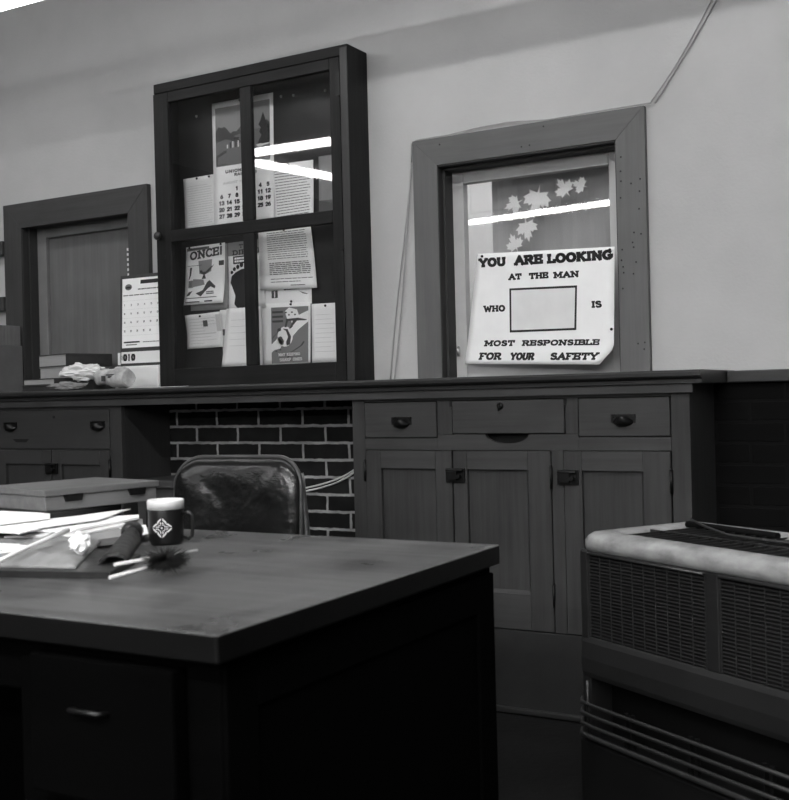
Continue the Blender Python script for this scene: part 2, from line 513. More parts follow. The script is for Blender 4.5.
bm = B(); add_box(bm, XL, XR, YF, 3.9, -.1, 0); struct('floor', bm, M['floor'])
bm = B(); add_box(bm, XL, XR, YF, 3.9, ZC, ZC + .1); struct('ceiling', bm, M['ceiling'])
bm = B(); add_box(bm, XL - .1, XL, YF, YW, 0, ZC); struct('wall_left', bm, M['dim_wall'])
bm = B(); add_box(bm, XR, XR + .1, YF, YW, 0, ZC); struct('wall_right', bm, M['dim_wall'])
bm = B(); add_box(bm, XL, XR, YF - .1, YF, 0, ZC); struct('wall_front', bm, M['dim_wall'])

# back wall of plaster with the two openings
AX0, AX1, BX0, BX1, ZO = -4.055, -3.393, -1.88, -1.206, 1.853
bm = B()
for x0, x1, z0, z1 in ((XL, AX0, 1.034, ZC), (AX0, AX1, ZO, ZC), (AX1, BX0, 1.034, ZC), (BX0, BX1, ZO, ZC), (BX1, XR, 1.034, ZC)):
    add_box(bm, x0, x1, YW, YW + .15, z0, z1)
struct('wall_back', bm, M['plaster'])
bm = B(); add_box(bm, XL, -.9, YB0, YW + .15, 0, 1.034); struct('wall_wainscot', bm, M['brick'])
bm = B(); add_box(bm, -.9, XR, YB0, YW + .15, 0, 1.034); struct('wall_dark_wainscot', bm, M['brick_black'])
# dark ledge capping the brick to the right of the cabinet
bm = B(); add_box(bm, -.837, XR, 3.49, YW, 1.034, 1.072); struct('trim_1', bm, M['counter'], bevel=.004)
# the room behind the window
bm = B()
add_box(bm, -3.6, 0.4, 6.2, 6.3, 0, 3.2)
add_box(bm, -3.7, -3.6, 3.76, 6.3, 0, 3.2); add_box(bm, .4, .5, 3.76, 6.3, 0, 3.2)
add_box(bm, -3.7, .5, 3.76, 6.3, 3.2, 3.3)
struct('wall_far_room', bm, M['plaster'])

def casing(parent, x0, x1, w, ztop, zbot, y0, y1, mv, mh):
    """two uprights and a head with mitred corners, each a part"""
    xi0, xi1, zi = x0 + w, x1 - w, ztop - w
    bm = B(); add_prism(bm, [(x0, y0, zbot), (xi0, y0, zbot), (xi0, y0, zi), (x0, y0, ztop)], (0, y1 - y0, 0)); obj('casing_upright', bm, mv, parent, bevel=.0013)
    bm = B(); add_prism(bm, [(xi1, y0, zbot), (x1, y0, zbot), (x1, y0, ztop), (xi1, y0, zi)], (0, y1 - y0, 0)); obj('casing_upright', bm, mv, parent, bevel=.0013)
    bm = B(); add_prism(bm, [(x0, y0, ztop), (xi0, y0, zi), (xi1, y0, zi), (x1, y0, ztop)], (0, y1 - y0, 0)); obj('casing_head', bm, mh, parent, bevel=.0013)

def jambs(parent, x0, x1, zt, y0, y1, m, th=.018):
    bm = B()
    add_box(bm, x0, x0 + .003, y0, y1, ZT, zt); add_box(bm, x1 - .003, x1, y0, y1, ZT, zt); add_box(bm, x0, x1, y0, y1, zt - .003, zt)
    # stop bead around the opening
    add_box(bm, x0, x0 + .012, y0 + .035, y1, ZT, zt); add_box(bm, x1 - .012, x1, y0 + .035, y1, ZT, zt); add_box(bm, x0, x1, y0 + .035, y1, zt - .012, zt)
    obj('jamb', bm, m, parent)

# ---- window 1: dark casing, board panel in a grey sash
W1 = thing('window_1', None, None, (AX0, YW, ZT)); W1['kind'] = 'structure'
casing(W1, -4.174, -3.280, .115, 1.953, ZT, 3.585, YW, M['casing_dark_v'], M['casing_dark_h'])
jambs(W1, AX0, AX1, ZO, 3.588, 3.668, M['jamb'])
y0, y1 = 3.668, 3.705
pieces('sash_bar', [(AX0, AX0 + .068, y0, y1, ZT, 1.835), (AX1 - .068, AX1, y0, y1, ZT, 1.835), (AX0 + .068, AX1 - .068, y0, y1, 1.795, 1.835), (AX0 + .068, AX1 - .068, y0, y1, ZT, 1.14), (AX0, AX1, y0, y1, 1.835, ZO)], M['sash_dull'], W1, bevel=.003)
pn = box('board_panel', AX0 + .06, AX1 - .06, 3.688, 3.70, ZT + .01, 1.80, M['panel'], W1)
bm = B()  # pale blocks painting a column of reflected lights on the board
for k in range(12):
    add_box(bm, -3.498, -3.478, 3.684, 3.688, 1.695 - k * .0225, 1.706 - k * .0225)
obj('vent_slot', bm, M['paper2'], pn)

# ---- window 2: lighter casing, glazed sash
W2 = thing('window_2', None, None, (BX0, YW, ZT)); W2['kind'] = 'structure'
casing(W2, -1.980, -1.106, .100, 1.955, ZT, 3.585, YW, M['casing_v'], M['casing_h'])
jambs(W2, BX0, BX1, ZO, 3.588, 3.684, M['jamb'])
y0, y1 = 3.684, 3.722
pieces('sash_bar', [(BX0, BX0 + .056, y0, y1, ZT, 1.842), (BX1 - .060, BX1, y0, y1, ZT, 1.842), (BX0 + .056, BX1 - .060, y0, y1, 1.797, 1.842), (BX0 + .056, BX1 - .060, y0, y1, ZT, 1.150), (BX0, BX1, y0, y1, 1.842, ZO)], M['sash'], W2, bevel=.003)
box('glass_pane', BX0 + .052, BX1 - .056, 3.703, 3.706, 1.146, 1.801, M['glass'], W2)
bm = B(); add_tube(bm, [(-1.856, 3.676, 1.195), (-1.853, 3.664, 1.185), (-1.850, 3.664, 1.172), (-1.855, 3.672, 1.165)], .005, 8)
obj('sash_hook', bm, M['chrome'], W2)
bm = B()
for k in range(26):
    x, z = (random.choice((-1.150, -1.190, -1.125)) + random.uniform(-.006, .006), random.uniform(1.12, 1.80))
    if k < 4: x, z = random.uniform(-1.9, -1.2), random.uniform(1.875, 1.94)
    add_lathe(bm, [(0, 0), (.003, 0), (.003, .0008), (0, .0008)], (0, 0, 0), 8)
    vs = bm.verts[-18:] if False else list(bm.verts)[-18:]
    for v in vs:
        v.co = Vector((x + v.co.x, 3.5846 - v.co.z, z + v.co.y))
obj('nail_hole', bm, M['ink'], W2)
# grey blind hanging behind the pane
bl = thing('window_blind', 'grey hanging blind behind the glass pane above the safety poster', 'blind', (-1.4, 3.80, 1.10))
bm = B()
n = 40
f0 = []
for i in range(n + 1):
    x = -1.762 + i * (.84 / n); y = 3.80 + .004 * math.sin(i * 1.1)
    f0.append((x, y))
for (a, b) in zip(f0, f0[1:]):
    add_prism(bm, [(a[0], a[1], 1.10), (b[0], b[1], 1.10), (b[0], b[1], 1.92), (a[0], a[1], 1.92)], (0, .0015, 0))
obj('blind_fabric', bm, M['blind'], bl)
bm = B(); add_tube(bm, [(-1.77, 3.80, 1.93), (-.90, 3.80, 1.93)], .014, 12); obj('roller', bm, M['case_edge'], bl)

# ---- rails of a rack at the far left edge
for z0, z1, lb in ((1.722, 1.788, 'dark wooden rail on the wall left of the panelled window, upper of two'),
                   (1.462, 1.528, 'dark wooden rail left of the panelled window, lower of two, above the boxes')):
    tag(box('wall_rail', -5.3, -4.172, 3.570, YW, z0, z1, M['casing_dark_h'], bevel=.004), lb, 'rail', 'rails left of the panelled window')

# ================================================================== WORKTOP AND CABINETS
ct = thing('countertop', 'long dark wooden countertop with a moulded edge under the display cabinet', 'countertop', (-2.5, 3.4, 1.035))
bm = B()
prof = [(3.205, 1.035), (3.205, 1.048), (3.192, 1.053), (3.188, 1.058), (3.188, 1.068), (3.192, ZT - .001), (3.200, ZT), (YW - .001, ZT), (YW - .001, 1.035)]
add_prism(bm, [(-4.9, y, z) for y, z in prof], (4.9 - .838, 0, 0))
obj('top_board', bm, M['counter'], ct, bevel=.0015)
bm = B(); add_box(bm, -4.9, -.868, 3.214, 3.231, 1.008, 1.0345); obj('apron_strip', bm, M['cab_h'], ct, bevel=.002)

def frame_panel_door(parent, x0, x1, z0, z1, mv, mh, stile=.06, top=.062, bot=.10, y=YC, stile_r=None):
    """a frame-and-panel door: stiles and rails with a sunk panel, a few mm proud gap round it"""
    sr = stile_r or stile
    d = thing('door', None, None, ((x0 + x1) / 2, y, z0)); d.parent = parent; d.location = Vector(d.location) - wloc(parent)
    g = .0015
    pieces('stile', [(x0 + g, x0 + stile, y - .004, y + .018, z0 + g, z1 - g), (x1 - sr, x1 - g, y - .004, y + .018, z0 + g, z1 - g)], mv, d, bevel=.002)
    pieces('door_rail', [(x0 + stile, x1 - sr, y - .004, y + .018, z1 - top, z1 - g), (x0 + stile, x1 - sr, y - .004, y + .018, z0 + g, z0 + bot)], mh, d, bevel=.002)
    bm = B(); add_box(bm, x0 + stile - .004, x1 - sr + .004, y + .010, y + .016, z0 + bot - .004, z1 - top + .004)
    obj('sunk_panel', bm, mv, d)
    bm = B(); zz = z0 + bot
    add_prism(bm, [(x0 + stile, y - .002, zz - .001), (x0 + stile, y + .010, zz + .010), (x0 + stile, y + .012, zz - .001)], (x1 - sr - x0 - stile, 0, 0))
    obj('panel_bead', bm, mh, d)
    bm = B(); xx = x1 - sr
    add_prism(bm, [(xx + .001, y - .002, zz), (xx - .009, y + .010, zz), (xx + .001, y + .012, zz)], (0, 0, z1 - top - zz))
    obj('panel_bead', bm, mv, d)
    return d

def cup_pull(parent, x, z, y=YC, s=1.0):
    """bin pull: back plate and a half-bowl"""
    bm = B()
    add_box(bm, x - .038 * s, x + .038 * s, y - .006, y - .003, z - .004 * s, z + .022 * s)
    rings = []
    n, k = 12, 6
    for j in range(k + 1):
        b = PI / 2 * j / k
        rings.append([bm.verts.new((x - .033 * s * math.cos(PI * i / n) * (math.cos(b) * .55 + .45), y - .004 - .024 * s * math.sin(PI * i / n) * math.sin(b + .25) , z + .014 * s - .030 * s * math.cos(b) * (.35 + .65 * math.sin(PI * i / n)))) for i in range(n + 1)])
    for a, b in zip(rings, rings[1:]):
        for i in range(n):
            f = bm.faces.new((a[i], a[i + 1], b[i + 1], b[i])); f.smooth = True
    add_tube(bm, [(x - .030 * s, y - .006, z + .018 * s), (x - .030 * s, y - .010, z + .018 * s)], .003, 8)
    add_tube(bm, [(x + .030 * s, y - .006, z + .018 * s), (x + .030 * s, y - .010, z + .018 * s)], .003, 8)
    return obj('cup_pull', bm, M['iron'], parent)

def latch(parent, x, z, y=YC):
    bm = B()
    add_box(bm, x - .034, x + .034, y - .012, y - .0045, z - .024, z + .022)
    add_box(bm, x - .026, x + .010, y - .022, y - .012, z - .016, z + .012)
    add_tube(bm, [(x - .030, y - .017, z + .016), (x + .030, y - .017, z + .016)], .0055, 8)
    add_tube(bm, [(x + .018, y - .012, z - .004), (x + .018, y - .030, z - .004)], .007, 10)
    return obj('latch', bm, M['iron'], parent, bevel=.0015)

def hinge(parent, x, z, y=YC):
    bm = B(); add_tube(bm, [(x, y - .006, z - .034), (x, y - .006, z + .034)], .005, 8)
    add_lathe(bm, [(0, 0), (.006, .001), (.004, .006), (0, .008)], (x, y - .006, z + .034), 8)
    return obj('hinge', bm, M['iron'], parent)

def cab_body(parent, x0, x1, zb, holes, mv, mh, y=YC, yb=YB0 - .002, side_r=True):
    """sides, floor and back as 'carcass', front frame pieces as 'face_frame'"""
    bm = B()
    add_box(bm, x0, x0 + .02, y + .02, yb, .0, 1.0345); add_box(bm, x1 - .02, x1, y + .02, yb, .0, 1.0345)
    add_box(bm, x0 + .02, x1 - .02, y + .05, yb, zb, zb + .015)
    add_box(bm, x0 + .02, x1 - .02, yb - .01, yb, 0, 1.0345)
    obj('carcass', bm, [mv], parent)
    return holes

# ---- right-hand cabinet
c1 = thing('base_cabinet', 'wooden base cabinet with three drawers and three panelled doors beside the heater', 'cabinet', (-1.465, 3.42, 0))
x0, x1 = -2.047, -.882
cab_body(c1, x0, x1, .27, None, M['cab_v'], M['cab_h'])
bm = B()   # uprights of the face
pieces('face_upright', [(a, b, YC, YC + .02, z0, z1) for a, b, z0, z1 in ((x0, -1.997, 0, 1.0345), (-.938, x1, 0, 1.0345), (-1.7155, -1.6615, .8885, 1.0), (-1.268, -1.2265, .8885, 1.0), (-1.317, -1.278, .268, .838))], M['cab_v'], c1, bevel=.0015)
pieces('face_rail', [(-1.997, -.938, YC, YC + .02, 1.0005, 1.0345), (-1.997, -1.7155, YC, YC + .02, .838, .8765), (-1.2265, -.938, YC, YC + .02, .838, .8785)], M['cab_h'], c1, bevel=.0015)
bm = B()
# centre rail with the half-round finger notch
n = 14
arcp = [(-1.467 - .075 * math.cos(PI * i / n), YC, .8885 - .030 * math.sin(PI * i / n)) for i in range(n + 1)]
pts = [(-1.7155, YC, .8885)] + arcp + [(-1.2265, YC, .8885), (-1.2265, YC, .838), (-1.7155, YC, .838)]
add_prism(bm, pts, (0, .02, 0))
obj('face_rail', bm, M['cab_h'], c1)
bm = B(); add_box(bm, -1.997, -.938, YC - .002, YC + .02, .012, .266); obj('base_panel', bm, M['cab_base'], c1, bevel=.002)
bm = B(); add_box(bm, x0, x1, YC - .016, YC - .002, .003, .022); obj('base_moulding', bm, M['counter'], c1, bevel=.004)
bm = B(); add_box(bm, -2.03, -.90, YC + .045, YC + .05, .27, 1.0); obj('inner_back', bm, M['void'], c1)
for a, b, z0, z1, px, lab in ((-1.996, -1.7165, .8775, .9995, -1.850, 0), (-1.6605, -1.269, .8895, .9995, None, 1), (-1.2255, -.939, .8795, .9995, -1.082, 0)):
    d = thing('drawer', None, None, ((a + b) / 2, YC, z0)); d.parent = c1; d.location = Vector(d.location) - wloc(c1)
    bm = B(); add_box(bm, a + .002, b - .002, YC - .003, YC + .018, z0 + .002, z1 - .002); obj('drawer_front', bm, M['cab_h'], d, bevel=.002)
    if px is not None: cup_pull(d, px, .926)
    else:
        bm = B(); add_lathe(bm, [(0, 0), (.012, 0), (.011, .004), (.006, .006), (0, .006)], (0, 0, 0), 12)
        for v in bm.verts: v.co = Vector((-1.487 + v.co.x, YC - .003 - v.co.z, .979 + v.co.y))
        add_tube(bm, [(-1.487, YC - .006, .985), (-1.487, YC - .018, .984), (-1.483, YC - .020, .974), (-1.488, YC - .014, .966)], .0035, 8)
        obj('hook', bm, M['iron'], d)
        pieces('corner_block', [(a - .008, a + .002, YC - .0035, YC + .005, .980, .999), (b - .002, b + .008, YC - .0035, YC + .005, .980, .999)], M['iron'], d)
d1 = frame_panel_door(c1, -1.996, -1.663, .268, .837, M['cab_v'], M['cab_h'], .062)
hinge(d1, -1.997, .765); latch(d1, -1.650, .757)
d2 = frame_panel_door(c1, -1.661, -1.318, .268, .837, M['cab_v'], M['cab_h'], .052, .062, .115, stile_r=.078)
hinge(d2, -1.3175, .752); hinge(d2, -1.3175, .385)
d3 = frame_panel_door(c1, -1.277, -.940, .268, .837, M['cab_v'], M['cab_h'], .060, .062, .115, stile_r=.085)
latch(d3, -1.261, .756); hinge(d3, -.9395, .745)

# ---- left-hand cabinet
c2 = thing('base_cabinet', 'dark base cabinet with one wide two-handled drawer behind the flat box on the desk', 'cabinet', (-3.52, 3.42, 0))
x0, x1 = -3.90, -3.121
cab_body(c2, x0, x1, .1, None, M['cabl_v'], M['cabl_h'])
pieces('face_upright', [(a, b, YC, YC + .02, 0, 1.0345) for a, b in ((x0, -3.838), (-3.182, x1))], M['cabl_v'], c2, bevel=.0015)
pieces('face_rail', [(-3.838, -3.182, YC, YC + .02, z0, z1) for z0, z1 in ((.996, 1.0345), (.8335, .8365), (0, .10))], M['cabl_h'], c2)
bm = B(); add_box(bm, -3.88, -3.14, YC + .045, YC + .05, .10, 1.0); obj('inner_back', bm, M['void'], c2)
d = thing('drawer', None, None, (-3.51, YC, .84)); d.parent = c2; d.location = Vector(d.location) - wloc(c2)
# drawer front; a dark plate paints the shade of a finger notch
za, zb = .838, .9945
bm = B(); add_prism(bm, [(-3.836, YC - .003, za), (-3.836, YC - .003, zb), (-3.184, YC - .003, zb), (-3.184, YC - .003, za)], (0, .02, 0))
obj('drawer_front', bm, M['cabl_h'], d, bevel=.002)
bm = B(); add_prism(bm, [(-3.735, YC - .0045, .878), (-3.715, YC - .0045, .864), (-3.655, YC - .0045, .864), (-3.638, YC - .0045, .878)], (0, .0012, 0)); obj('finger_slot', bm, M['void'], d)
cup_pull(d, -3.748, .925, s=1.05); cup_pull(d, -3.245, .925, s=1.05)
bm = B(); add_tube(bm, [(-3.49, YC - .0045, .967), (-3.49, YC - .001, .967)], .006, 10); obj('keyhole', bm, M['void'], d)
e1 = frame_panel_door(c2, -3.838, -3.511, .10, .833, M['cabl_v'], M['cabl_h'], .055, .06, .1)
e2 = frame_panel_door(c2, -3.509, -3.183, .10, .833, M['cabl_v'], M['cabl_h'], .055, .06, .1)
latch(e2, -3.504, .757); hinge(e2, -3.183, .757)

# ---- small dark stand in the knee space
st = thing('wooden_stand', 'low dark wooden stand in the knee space left of the black chair', 'stand', (-2.92, 3.38, 0))
bm = B(); add_box(bm, -3.10, -2.74, 3.25, 3.51, .685, .715); obj('stand_top', bm, M['casing_dark_h'], st, bevel=.003)
bm = B(); add_box(bm, -3.08, -2.76, 3.27, 3.50, .60, .685); obj('stand_apron', bm, M['casing_dark_h'], st)
for x in (-3.08, -2.80):
    for y in (3.27, 3.46):
        bm = B(); add_box(bm, x, x + .04, y, y + .04, 0, .60); obj('leg', bm, M['casing_dark_v'], st)

# ================================================================== DISPLAY CABINET
dc = thing('display_cabinet', 'dark wooden notice cabinet with a four-paned glass door standing on the countertop', 'notice cabinet', (-2.65, 3.54, ZT))
CX0, CX1, CZ0, CZ1, CY0, CY1 = -3.126, -2.180, ZT, 2.323, 3.470, YW - .0005
pieces('side_board', [(CX0, CX0 + .022, CY0 + .02, CY1, CZ0, CZ1), (CX1 - .030, CX1, CY0, CY1, CZ0, CZ1)], M['case_v'], dc, bevel=.003)
pieces('top_board', [(CX0 + .022, CX1 - .030, CY0 + .02, CY1, CZ1 - .03, CZ1)], M['case_h'], dc, bevel=.003)
pieces('bottom_board', [(CX0 + .022, CX1 - .030, CY0 + .02, CY1, CZ0, CZ0 + .03)], M['case_h'], dc, bevel=.003)
pieces('head_strip', [(CX0, CX1 - .030, CY0, CY0 + .02, CZ1 - .040, CZ1)], M['case_h'], dc, bevel=.003)
YB = 3.594
box('backboard', CX0 + .022, CX1 - .030, YB, CY1 - .001, CZ0 + .03, CZ1 - .03, M['case_back'], dc)
bm = B(); add_box(bm, CX1 - .032, CX1, CY0 - .006, CY0, CZ0 + .004, CZ1 - .012); obj('edge_strip', bm, M['case_edge'], dc, bevel=.002)
dd = thing('glazed_door', None, None, (CX0, CY0, CZ0)); dd.parent = dc; dd.location = Vector(dd.location) - wloc(dc)
DX0, DX1, DZ0, DZ1 = CX0, CX1 - .036, CZ0 + .003, CZ1 - .042
OX0, OX1, OZ0, OZ1 = -3.048, -2.260, 1.152, 2.238
pieces('stile', [(DX0, OX0, CY0 - .004, CY0 + .018, DZ0, DZ1), (OX1, DX1, CY0 - .004, CY0 + .018, DZ0, DZ1)], M['case_v'], dd, bevel=.003)
pieces('door_rail', [(OX0, OX1, CY0 - .004, CY0 + .018, a, b) for a, b in ((OZ1, DZ1), (DZ0, OZ0), (1.668, 1.717))], M['case_h'], dd, bevel=.003)
pieces('muntin', [(-2.680, -2.627, CY0 - .004, CY0 + .018, a, b) for a, b in ((OZ0, 1.668), (1.717, OZ1))], M['case_v'], dd, bevel=.003)
for (a, b) in ((OX0, -2.680), (-2.627, OX1)):
    for (z0, z1) in ((OZ0, 1.668), (1.717, OZ1)):
        box('glass_pane', a - .006 if a == OX0 else a, b + .006 if b == OX1 else b, CY0 + .006, CY0 + .009, z0, z1, M['glass'], dd)
bm = B(); add_lathe(bm, [(0, .030), (.010, .029), (.017, .022), (.017, .016), (.009, .010), (.006, 0), (0, 0)], (0, 0, 0), 16)
for v in bm.verts: v.co = Vector((-3.104 + v.co.x, CY0 - .004 - v.co.z, 1.697 + v.co.y))
obj('door_knob', bm, M['case_edge'], dd)
bm = B(); add_tube(bm, [(-3.086, CY0 - .006, 1.610), (-3.086, CY0 - .0035, 1.610)], .009, 12); obj('keyhole', bm, M['void'], dd)
for z in (2.18, 1.612, 1.20):
    bm = B(); add_box(bm, DX1 - .012, DX1 + .004, CY0 - .008, CY0 - .003, z - .045, z + .045); obj('hinge', bm, M['iron'], dd)

def pin(x, z, y, parent, m='iron'):
    bm = B(); add_lathe(bm, [(0, .007), (.004, .006), (.005, .002), (.002, 0), (0, 0)], (0, 0, 0), 10)
    for v in bm.verts: v.co = Vector((x + v.co.x, y - v.co.z, z + v.co.y))
    return obj('pin', bm, M[m], parent)

def paper(name, label, cat, TL, TR, BR, BL, y, curl=None, mat='paper', group=None, pins=(), nu=8, nv=10):
    """pinned sheet in the cabinet; corners are (x, z)"""
    s = Sheet(*[(p[0], y, p[1]) for p in (TL, TR, BR, BL)], curl=curl)
    o = tag(obj(name, s.mesh(nu, nv), M[mat]), label, cat, group)
    for (u, v) in pins:
        p = s.at(u, v, .0006); pin(p.x, p.z, p.y, o)
    return s, o

def printed(name, parent, fn, mats):
    bm = B(); fn(bm); return obj(name, bm, [M[m] for m in mats], parent)

low = lambda a: (lambda u, v: a * max(0, .55 - v) ** 2)
GP = 'papers pinned up in the notice cabinet'
# layer offsets from the backboard: each sheet a little nearer
L1, L2, L3 = YB - .0012, YB - .0035, YB - .006

# wall calendar with a landscape picture
s, o = paper('wall_calendar', 'tall wall calendar with landscape picture and black dates in upper panes of notice cabinet', 'calendar', (-2.917, 2.238), (-2.606, 2.236), (-2.612, 1.722), (-2.918, 1.722), L3, lambda u, v: .012 * max(0, .5 - v) ** 2 + .004 * (u > .8) * (u - .8) * 5 * (1 - v), 'paper', GP, [(.47, .985), (.62, .985)], 10, 14)
def f(bm):
    m = s.pm()
    put_poly(bm, m, [(.055, .49), (.945, .49), (.945, .955), (.055, .955)], 0)                  # sky
    hills = [(.055, .49), (.055, .765)] + [(.055 + .89 * i / 18, .775 + .03 * math.sin(i * .8) + .012 * math.sin(i * 2.3) - .002 * i * .2) for i in range(1, 18)] + [(.945, .77), (.945, .49)]
    m1 = s.pm(.0016); put_poly(bm, m1, hills, 1)
    m2 = s.pm(.0019); put_poly(bm, m2, [(.055, .49), (.055, .68), (.35, .715), (.7, .745), (.945, .735), (.945, .49)], 2)
    m3 = s.pm(.0022); put_poly(bm, m3, [(.055, .50), (.055, .575), (.2, .61), (.45, .63), (.56, .60), (.52, .55), (.42, .50)], 1)
    put_poly(bm, m3, [(.60, .61), (.945, .635), (.945, .615), (.6, .585)], 3)
    m4 = s.pm(.0025); put_poly(bm, m4, [(.08, .505), (.09, .56), (.22, .59), (.42, .61), (.5, .59), (.46, .55), (.36, .505)], 2)
    put_poly(bm, m4, [(.74, .62)] + [(.78 + .05 * ((i % 2) * .7) - .02 * i * .2, .66 + .028 * i) for i in range(6)] + [(.84, .865), (.88, .80), (.94, .74), (.94, .62)], 4)
    for k, (u, h) in enumerate(((.24, .03), (.29, .045), (.33, .05), (.38, .04), (.42, .05))):
        put_rect(bm, m4, u, u + .022, .625, .625 + h, 4 if k % 2 else 3)
    put_rect(bm, m4, .36, .45, .69, .70, 4)
    put_poly(bm, m4, [(.46, .50), (.47, .55), (.53, .545), (.52, .495)], 3)
printed('picture', o, f, ['paper_grey', 'ink_mid', 'ink_soft', 'paper2', 'ink'])
def f(bm):
    m = s.pm()
    put_text(bm, m, 'UNION PACIFIC', .20, .84, .430, .026, .34, False, 0, 0, 0, .6)
    put_text(bm, m, 'RAILROAD', .35, .72, .400, .024, .34, False, 0, 0, 0, .6)
    put_text(bm, m, 'AUGUST 1972', .16, .56, .345, .018, .14, False, 0, 0, 1, .6)
    for d in range(1, 32):
        c = (d + 1) % 7; r = (d + 1) // 7
        u = .115 + c * .128; v = .285 - r * .052
        h = .034
        t = str(d); w = .045 * len(t)
        put_text(bm, m, t, u - w / 2 + .02, u + w / 2 + .02, v, h, .36, False, .0, 0, 1 if c == 0 else 0, .6)
printed('dates', o, f, ['ink', 'ink_soft'])

s, o = paper('notice_sheet', 'plain typed notice behind the left edge of the wall calendar', 'paper', (-3.081, 1.948), (-2.895, 1.950), (-2.885, 1.728), (-3.074, 1.724), L2, low(.02), 'paper2', GP, [(.40, .97), (.75, .97)])
printed('typed_lines', o, lambda bm, s=s: put_lines(bm, s.pm(), .10, .82, .06, .86, 18, .012, 0), ['ink_faint'])
s, o = paper('notice_sheet', 'densely typed notice right of the wall calendar in the upper right pane', 'paper', (-2.64, 1.950), (-2.424, 1.946), (-2.427, 1.728), (-2.62, 1.722), L2, low(.015), 'paper', GP, [(.45, .97)])
printed('typed_lines', o, lambda bm, s=s: put_lines(bm, s.pm(), .12, .93, .05, .90, 17, .014, 0, .12), ['ink_soft'])
s, o = paper('notice_sheet', 'grey sheet beside the dense notice at right edge of the upper right pane', 'paper', (-2.400, 1.955), (-2.228, 1.955), (-2.228, 1.716), (-2.405, 1.716), L1, None, 'paper_grey', GP, [(.55, .96)])
printed('dark_band', o, lambda bm, s=s: put_rect(bm, s.pm(), .0, 1, 0, .28, 0), ['paper_dark'])

# lower left pane
s, o = paper('backing_card', 'dark grey card showing below the comic poster in the lower left pane', 'card', (-3.06, 1.66), (-2.858, 1.66), (-2.862, 1.392), (-3.06, 1.395), L1, None, 'paper_grey', GP, [])
s, o = paper('safety_poster', 'comic-strip poster headed with one big exclaimed word in the lower left pane', 'poster', (-3.073, 1.661), (-2.866, 1.664), (-2.876, 1.418), (-3.086, 1.420), L3, lambda u, v: .045 * max(0, .45 - v) ** 2 + .02 * max(0, u - .7) * max(0, .5 - v), 'paper', GP, [(.1, .98), (.9, .98)], 10, 12)
def f(bm):
    m = s.pm()
    put_text(bm, m, 'ONCE!', .10, .94, .765, .145, .27, True, .0, .05, 1, .85)
    put_rect(bm, m, .03, .6, .925, .975, 0)
    put_rect(bm, m, .10, .55, .945, .962, 1)
    put_rect(bm, s.pm(.0016), .05, .42, .665, .672, 1)
    put_poly(bm, m, [(.36, .52), (.33, .74), (.68, .75), (.66, .55), (.5, .50)], 2)     # a figure in overalls
    m1 = s.pm(.0017)
    put_poly(bm, m1, [(.38, .54), (.36, .575), (.42, .58), (.45, .55), (.52, .55), (.60, .60), (.74, .66), (.62, .56), (.50, .50), (.53, .43), (.42, .43), (.46, .50)], 1)
    put_poly(bm, m1, [(.12, .64), (.17, .64), (.15, .52), (.11, .44), (.08, .43), (.11, .52)], 1)
    put_poly(bm, m, [(.18, .30), (.20, .44), (.46, .42), (.50, .33)], 2)
    put_poly(bm, m1, [(.28, .19), (.46, .24), (.56, .37), (.62, .40), (.78, .29), (.76, .25), (.66, .29), (.60, .27), (.50, .20), (.42, .13)], 1)
    put_poly(bm, m1, [(.04, .15), (.10, .22), (.20, .24), (.12, .16)], 1)
    put_rect(bm, m1, .85, .98, .63, .71, 1)
    put_rect(bm, m, .08, .20, .29, .42, 2)
    for i in range(5): put_rect(bm, m1, .09 + .02 * (i % 2), .17, .31 + .02 * i, .32 + .02 * i, 1)
    put_rect(bm, m, .04, .82, .105, .12, 3); put_rect(bm, m1, .04, .40, .035, .055, 1); put_rect(bm, m1, .52, .72, .035, .06, 1)
    put_lines(bm, m, .55, .75, .16, .22, 2, .02, 1)
printed('cartoon', o, f, ['ink_soft', 'ink_mid', 'paper_grey', 'ink_soft'])
s, o = paper('footprint_poster', 'narrow white poster with a big black bare footprint beside the muntin', 'poster', (-2.853, 1.660), (-2.668, 1.663), (-2.668, 1.385), (-2.856, 1.388), L2, low(.01), 'paper', GP, [(.5, .98)])
def f(bm):
    m = s.pm(); m1 = s.pm(.0017); m2 = s.pm(.0021)
    put_rect(bm, m, 0, 1, .80, 1, 2)
    put_text(bm, m1, 'THE', .30, .66, .905, .055, .24, True, 0, 0, 0, .67)
    put_text(bm, m1, 'DIFFER', .12, .98, .805, .075, .26, True, 0, 0, 0, .67)
    put_rect(bm, m1, .14, .66, .675, .79, 0); put_lines(bm, m2, .18, .62, .69, .775, 2, .03, 1, .2)
    foot = [(.16, .08), (.19, .20), (.13, .30), (.06, .40), (.09, .50), (.20, .55), (.36, .59), (.52, .60), (.60, .54), (.62, .46), (.55, .36), (.47, .26), (.46, .17), (.50, .08), (.44, .02), (.24, .02)]
    put_poly(bm, m1, foot, 0)
    for cx, cy, rx, ry in ((.52, .665, .085, .045), (.365, .655, .05, .038), (.265, .63, .045, .034), (.17, .60, .042, .03), (.10, .555, .038, .026)):
        put_poly(bm, m1, arc(cx, cy, rx, ry, 0, 345, 12), 0)
printed('footprint', o, f, ['ink', 'paper', 'paper_grey'])
s, o = paper('notice_sheet', 'creased pale notice with a small dark square, low in the left pane', 'paper', (-3.084, 1.377), (-2.893, 1.383), (-2.885, 1.238), (-3.076, 1.236), L3, lambda u, v: .012 * abs(v - .45) + .004 * math.sin(u * 9), 'paper2', GP, [(.42, .93)])
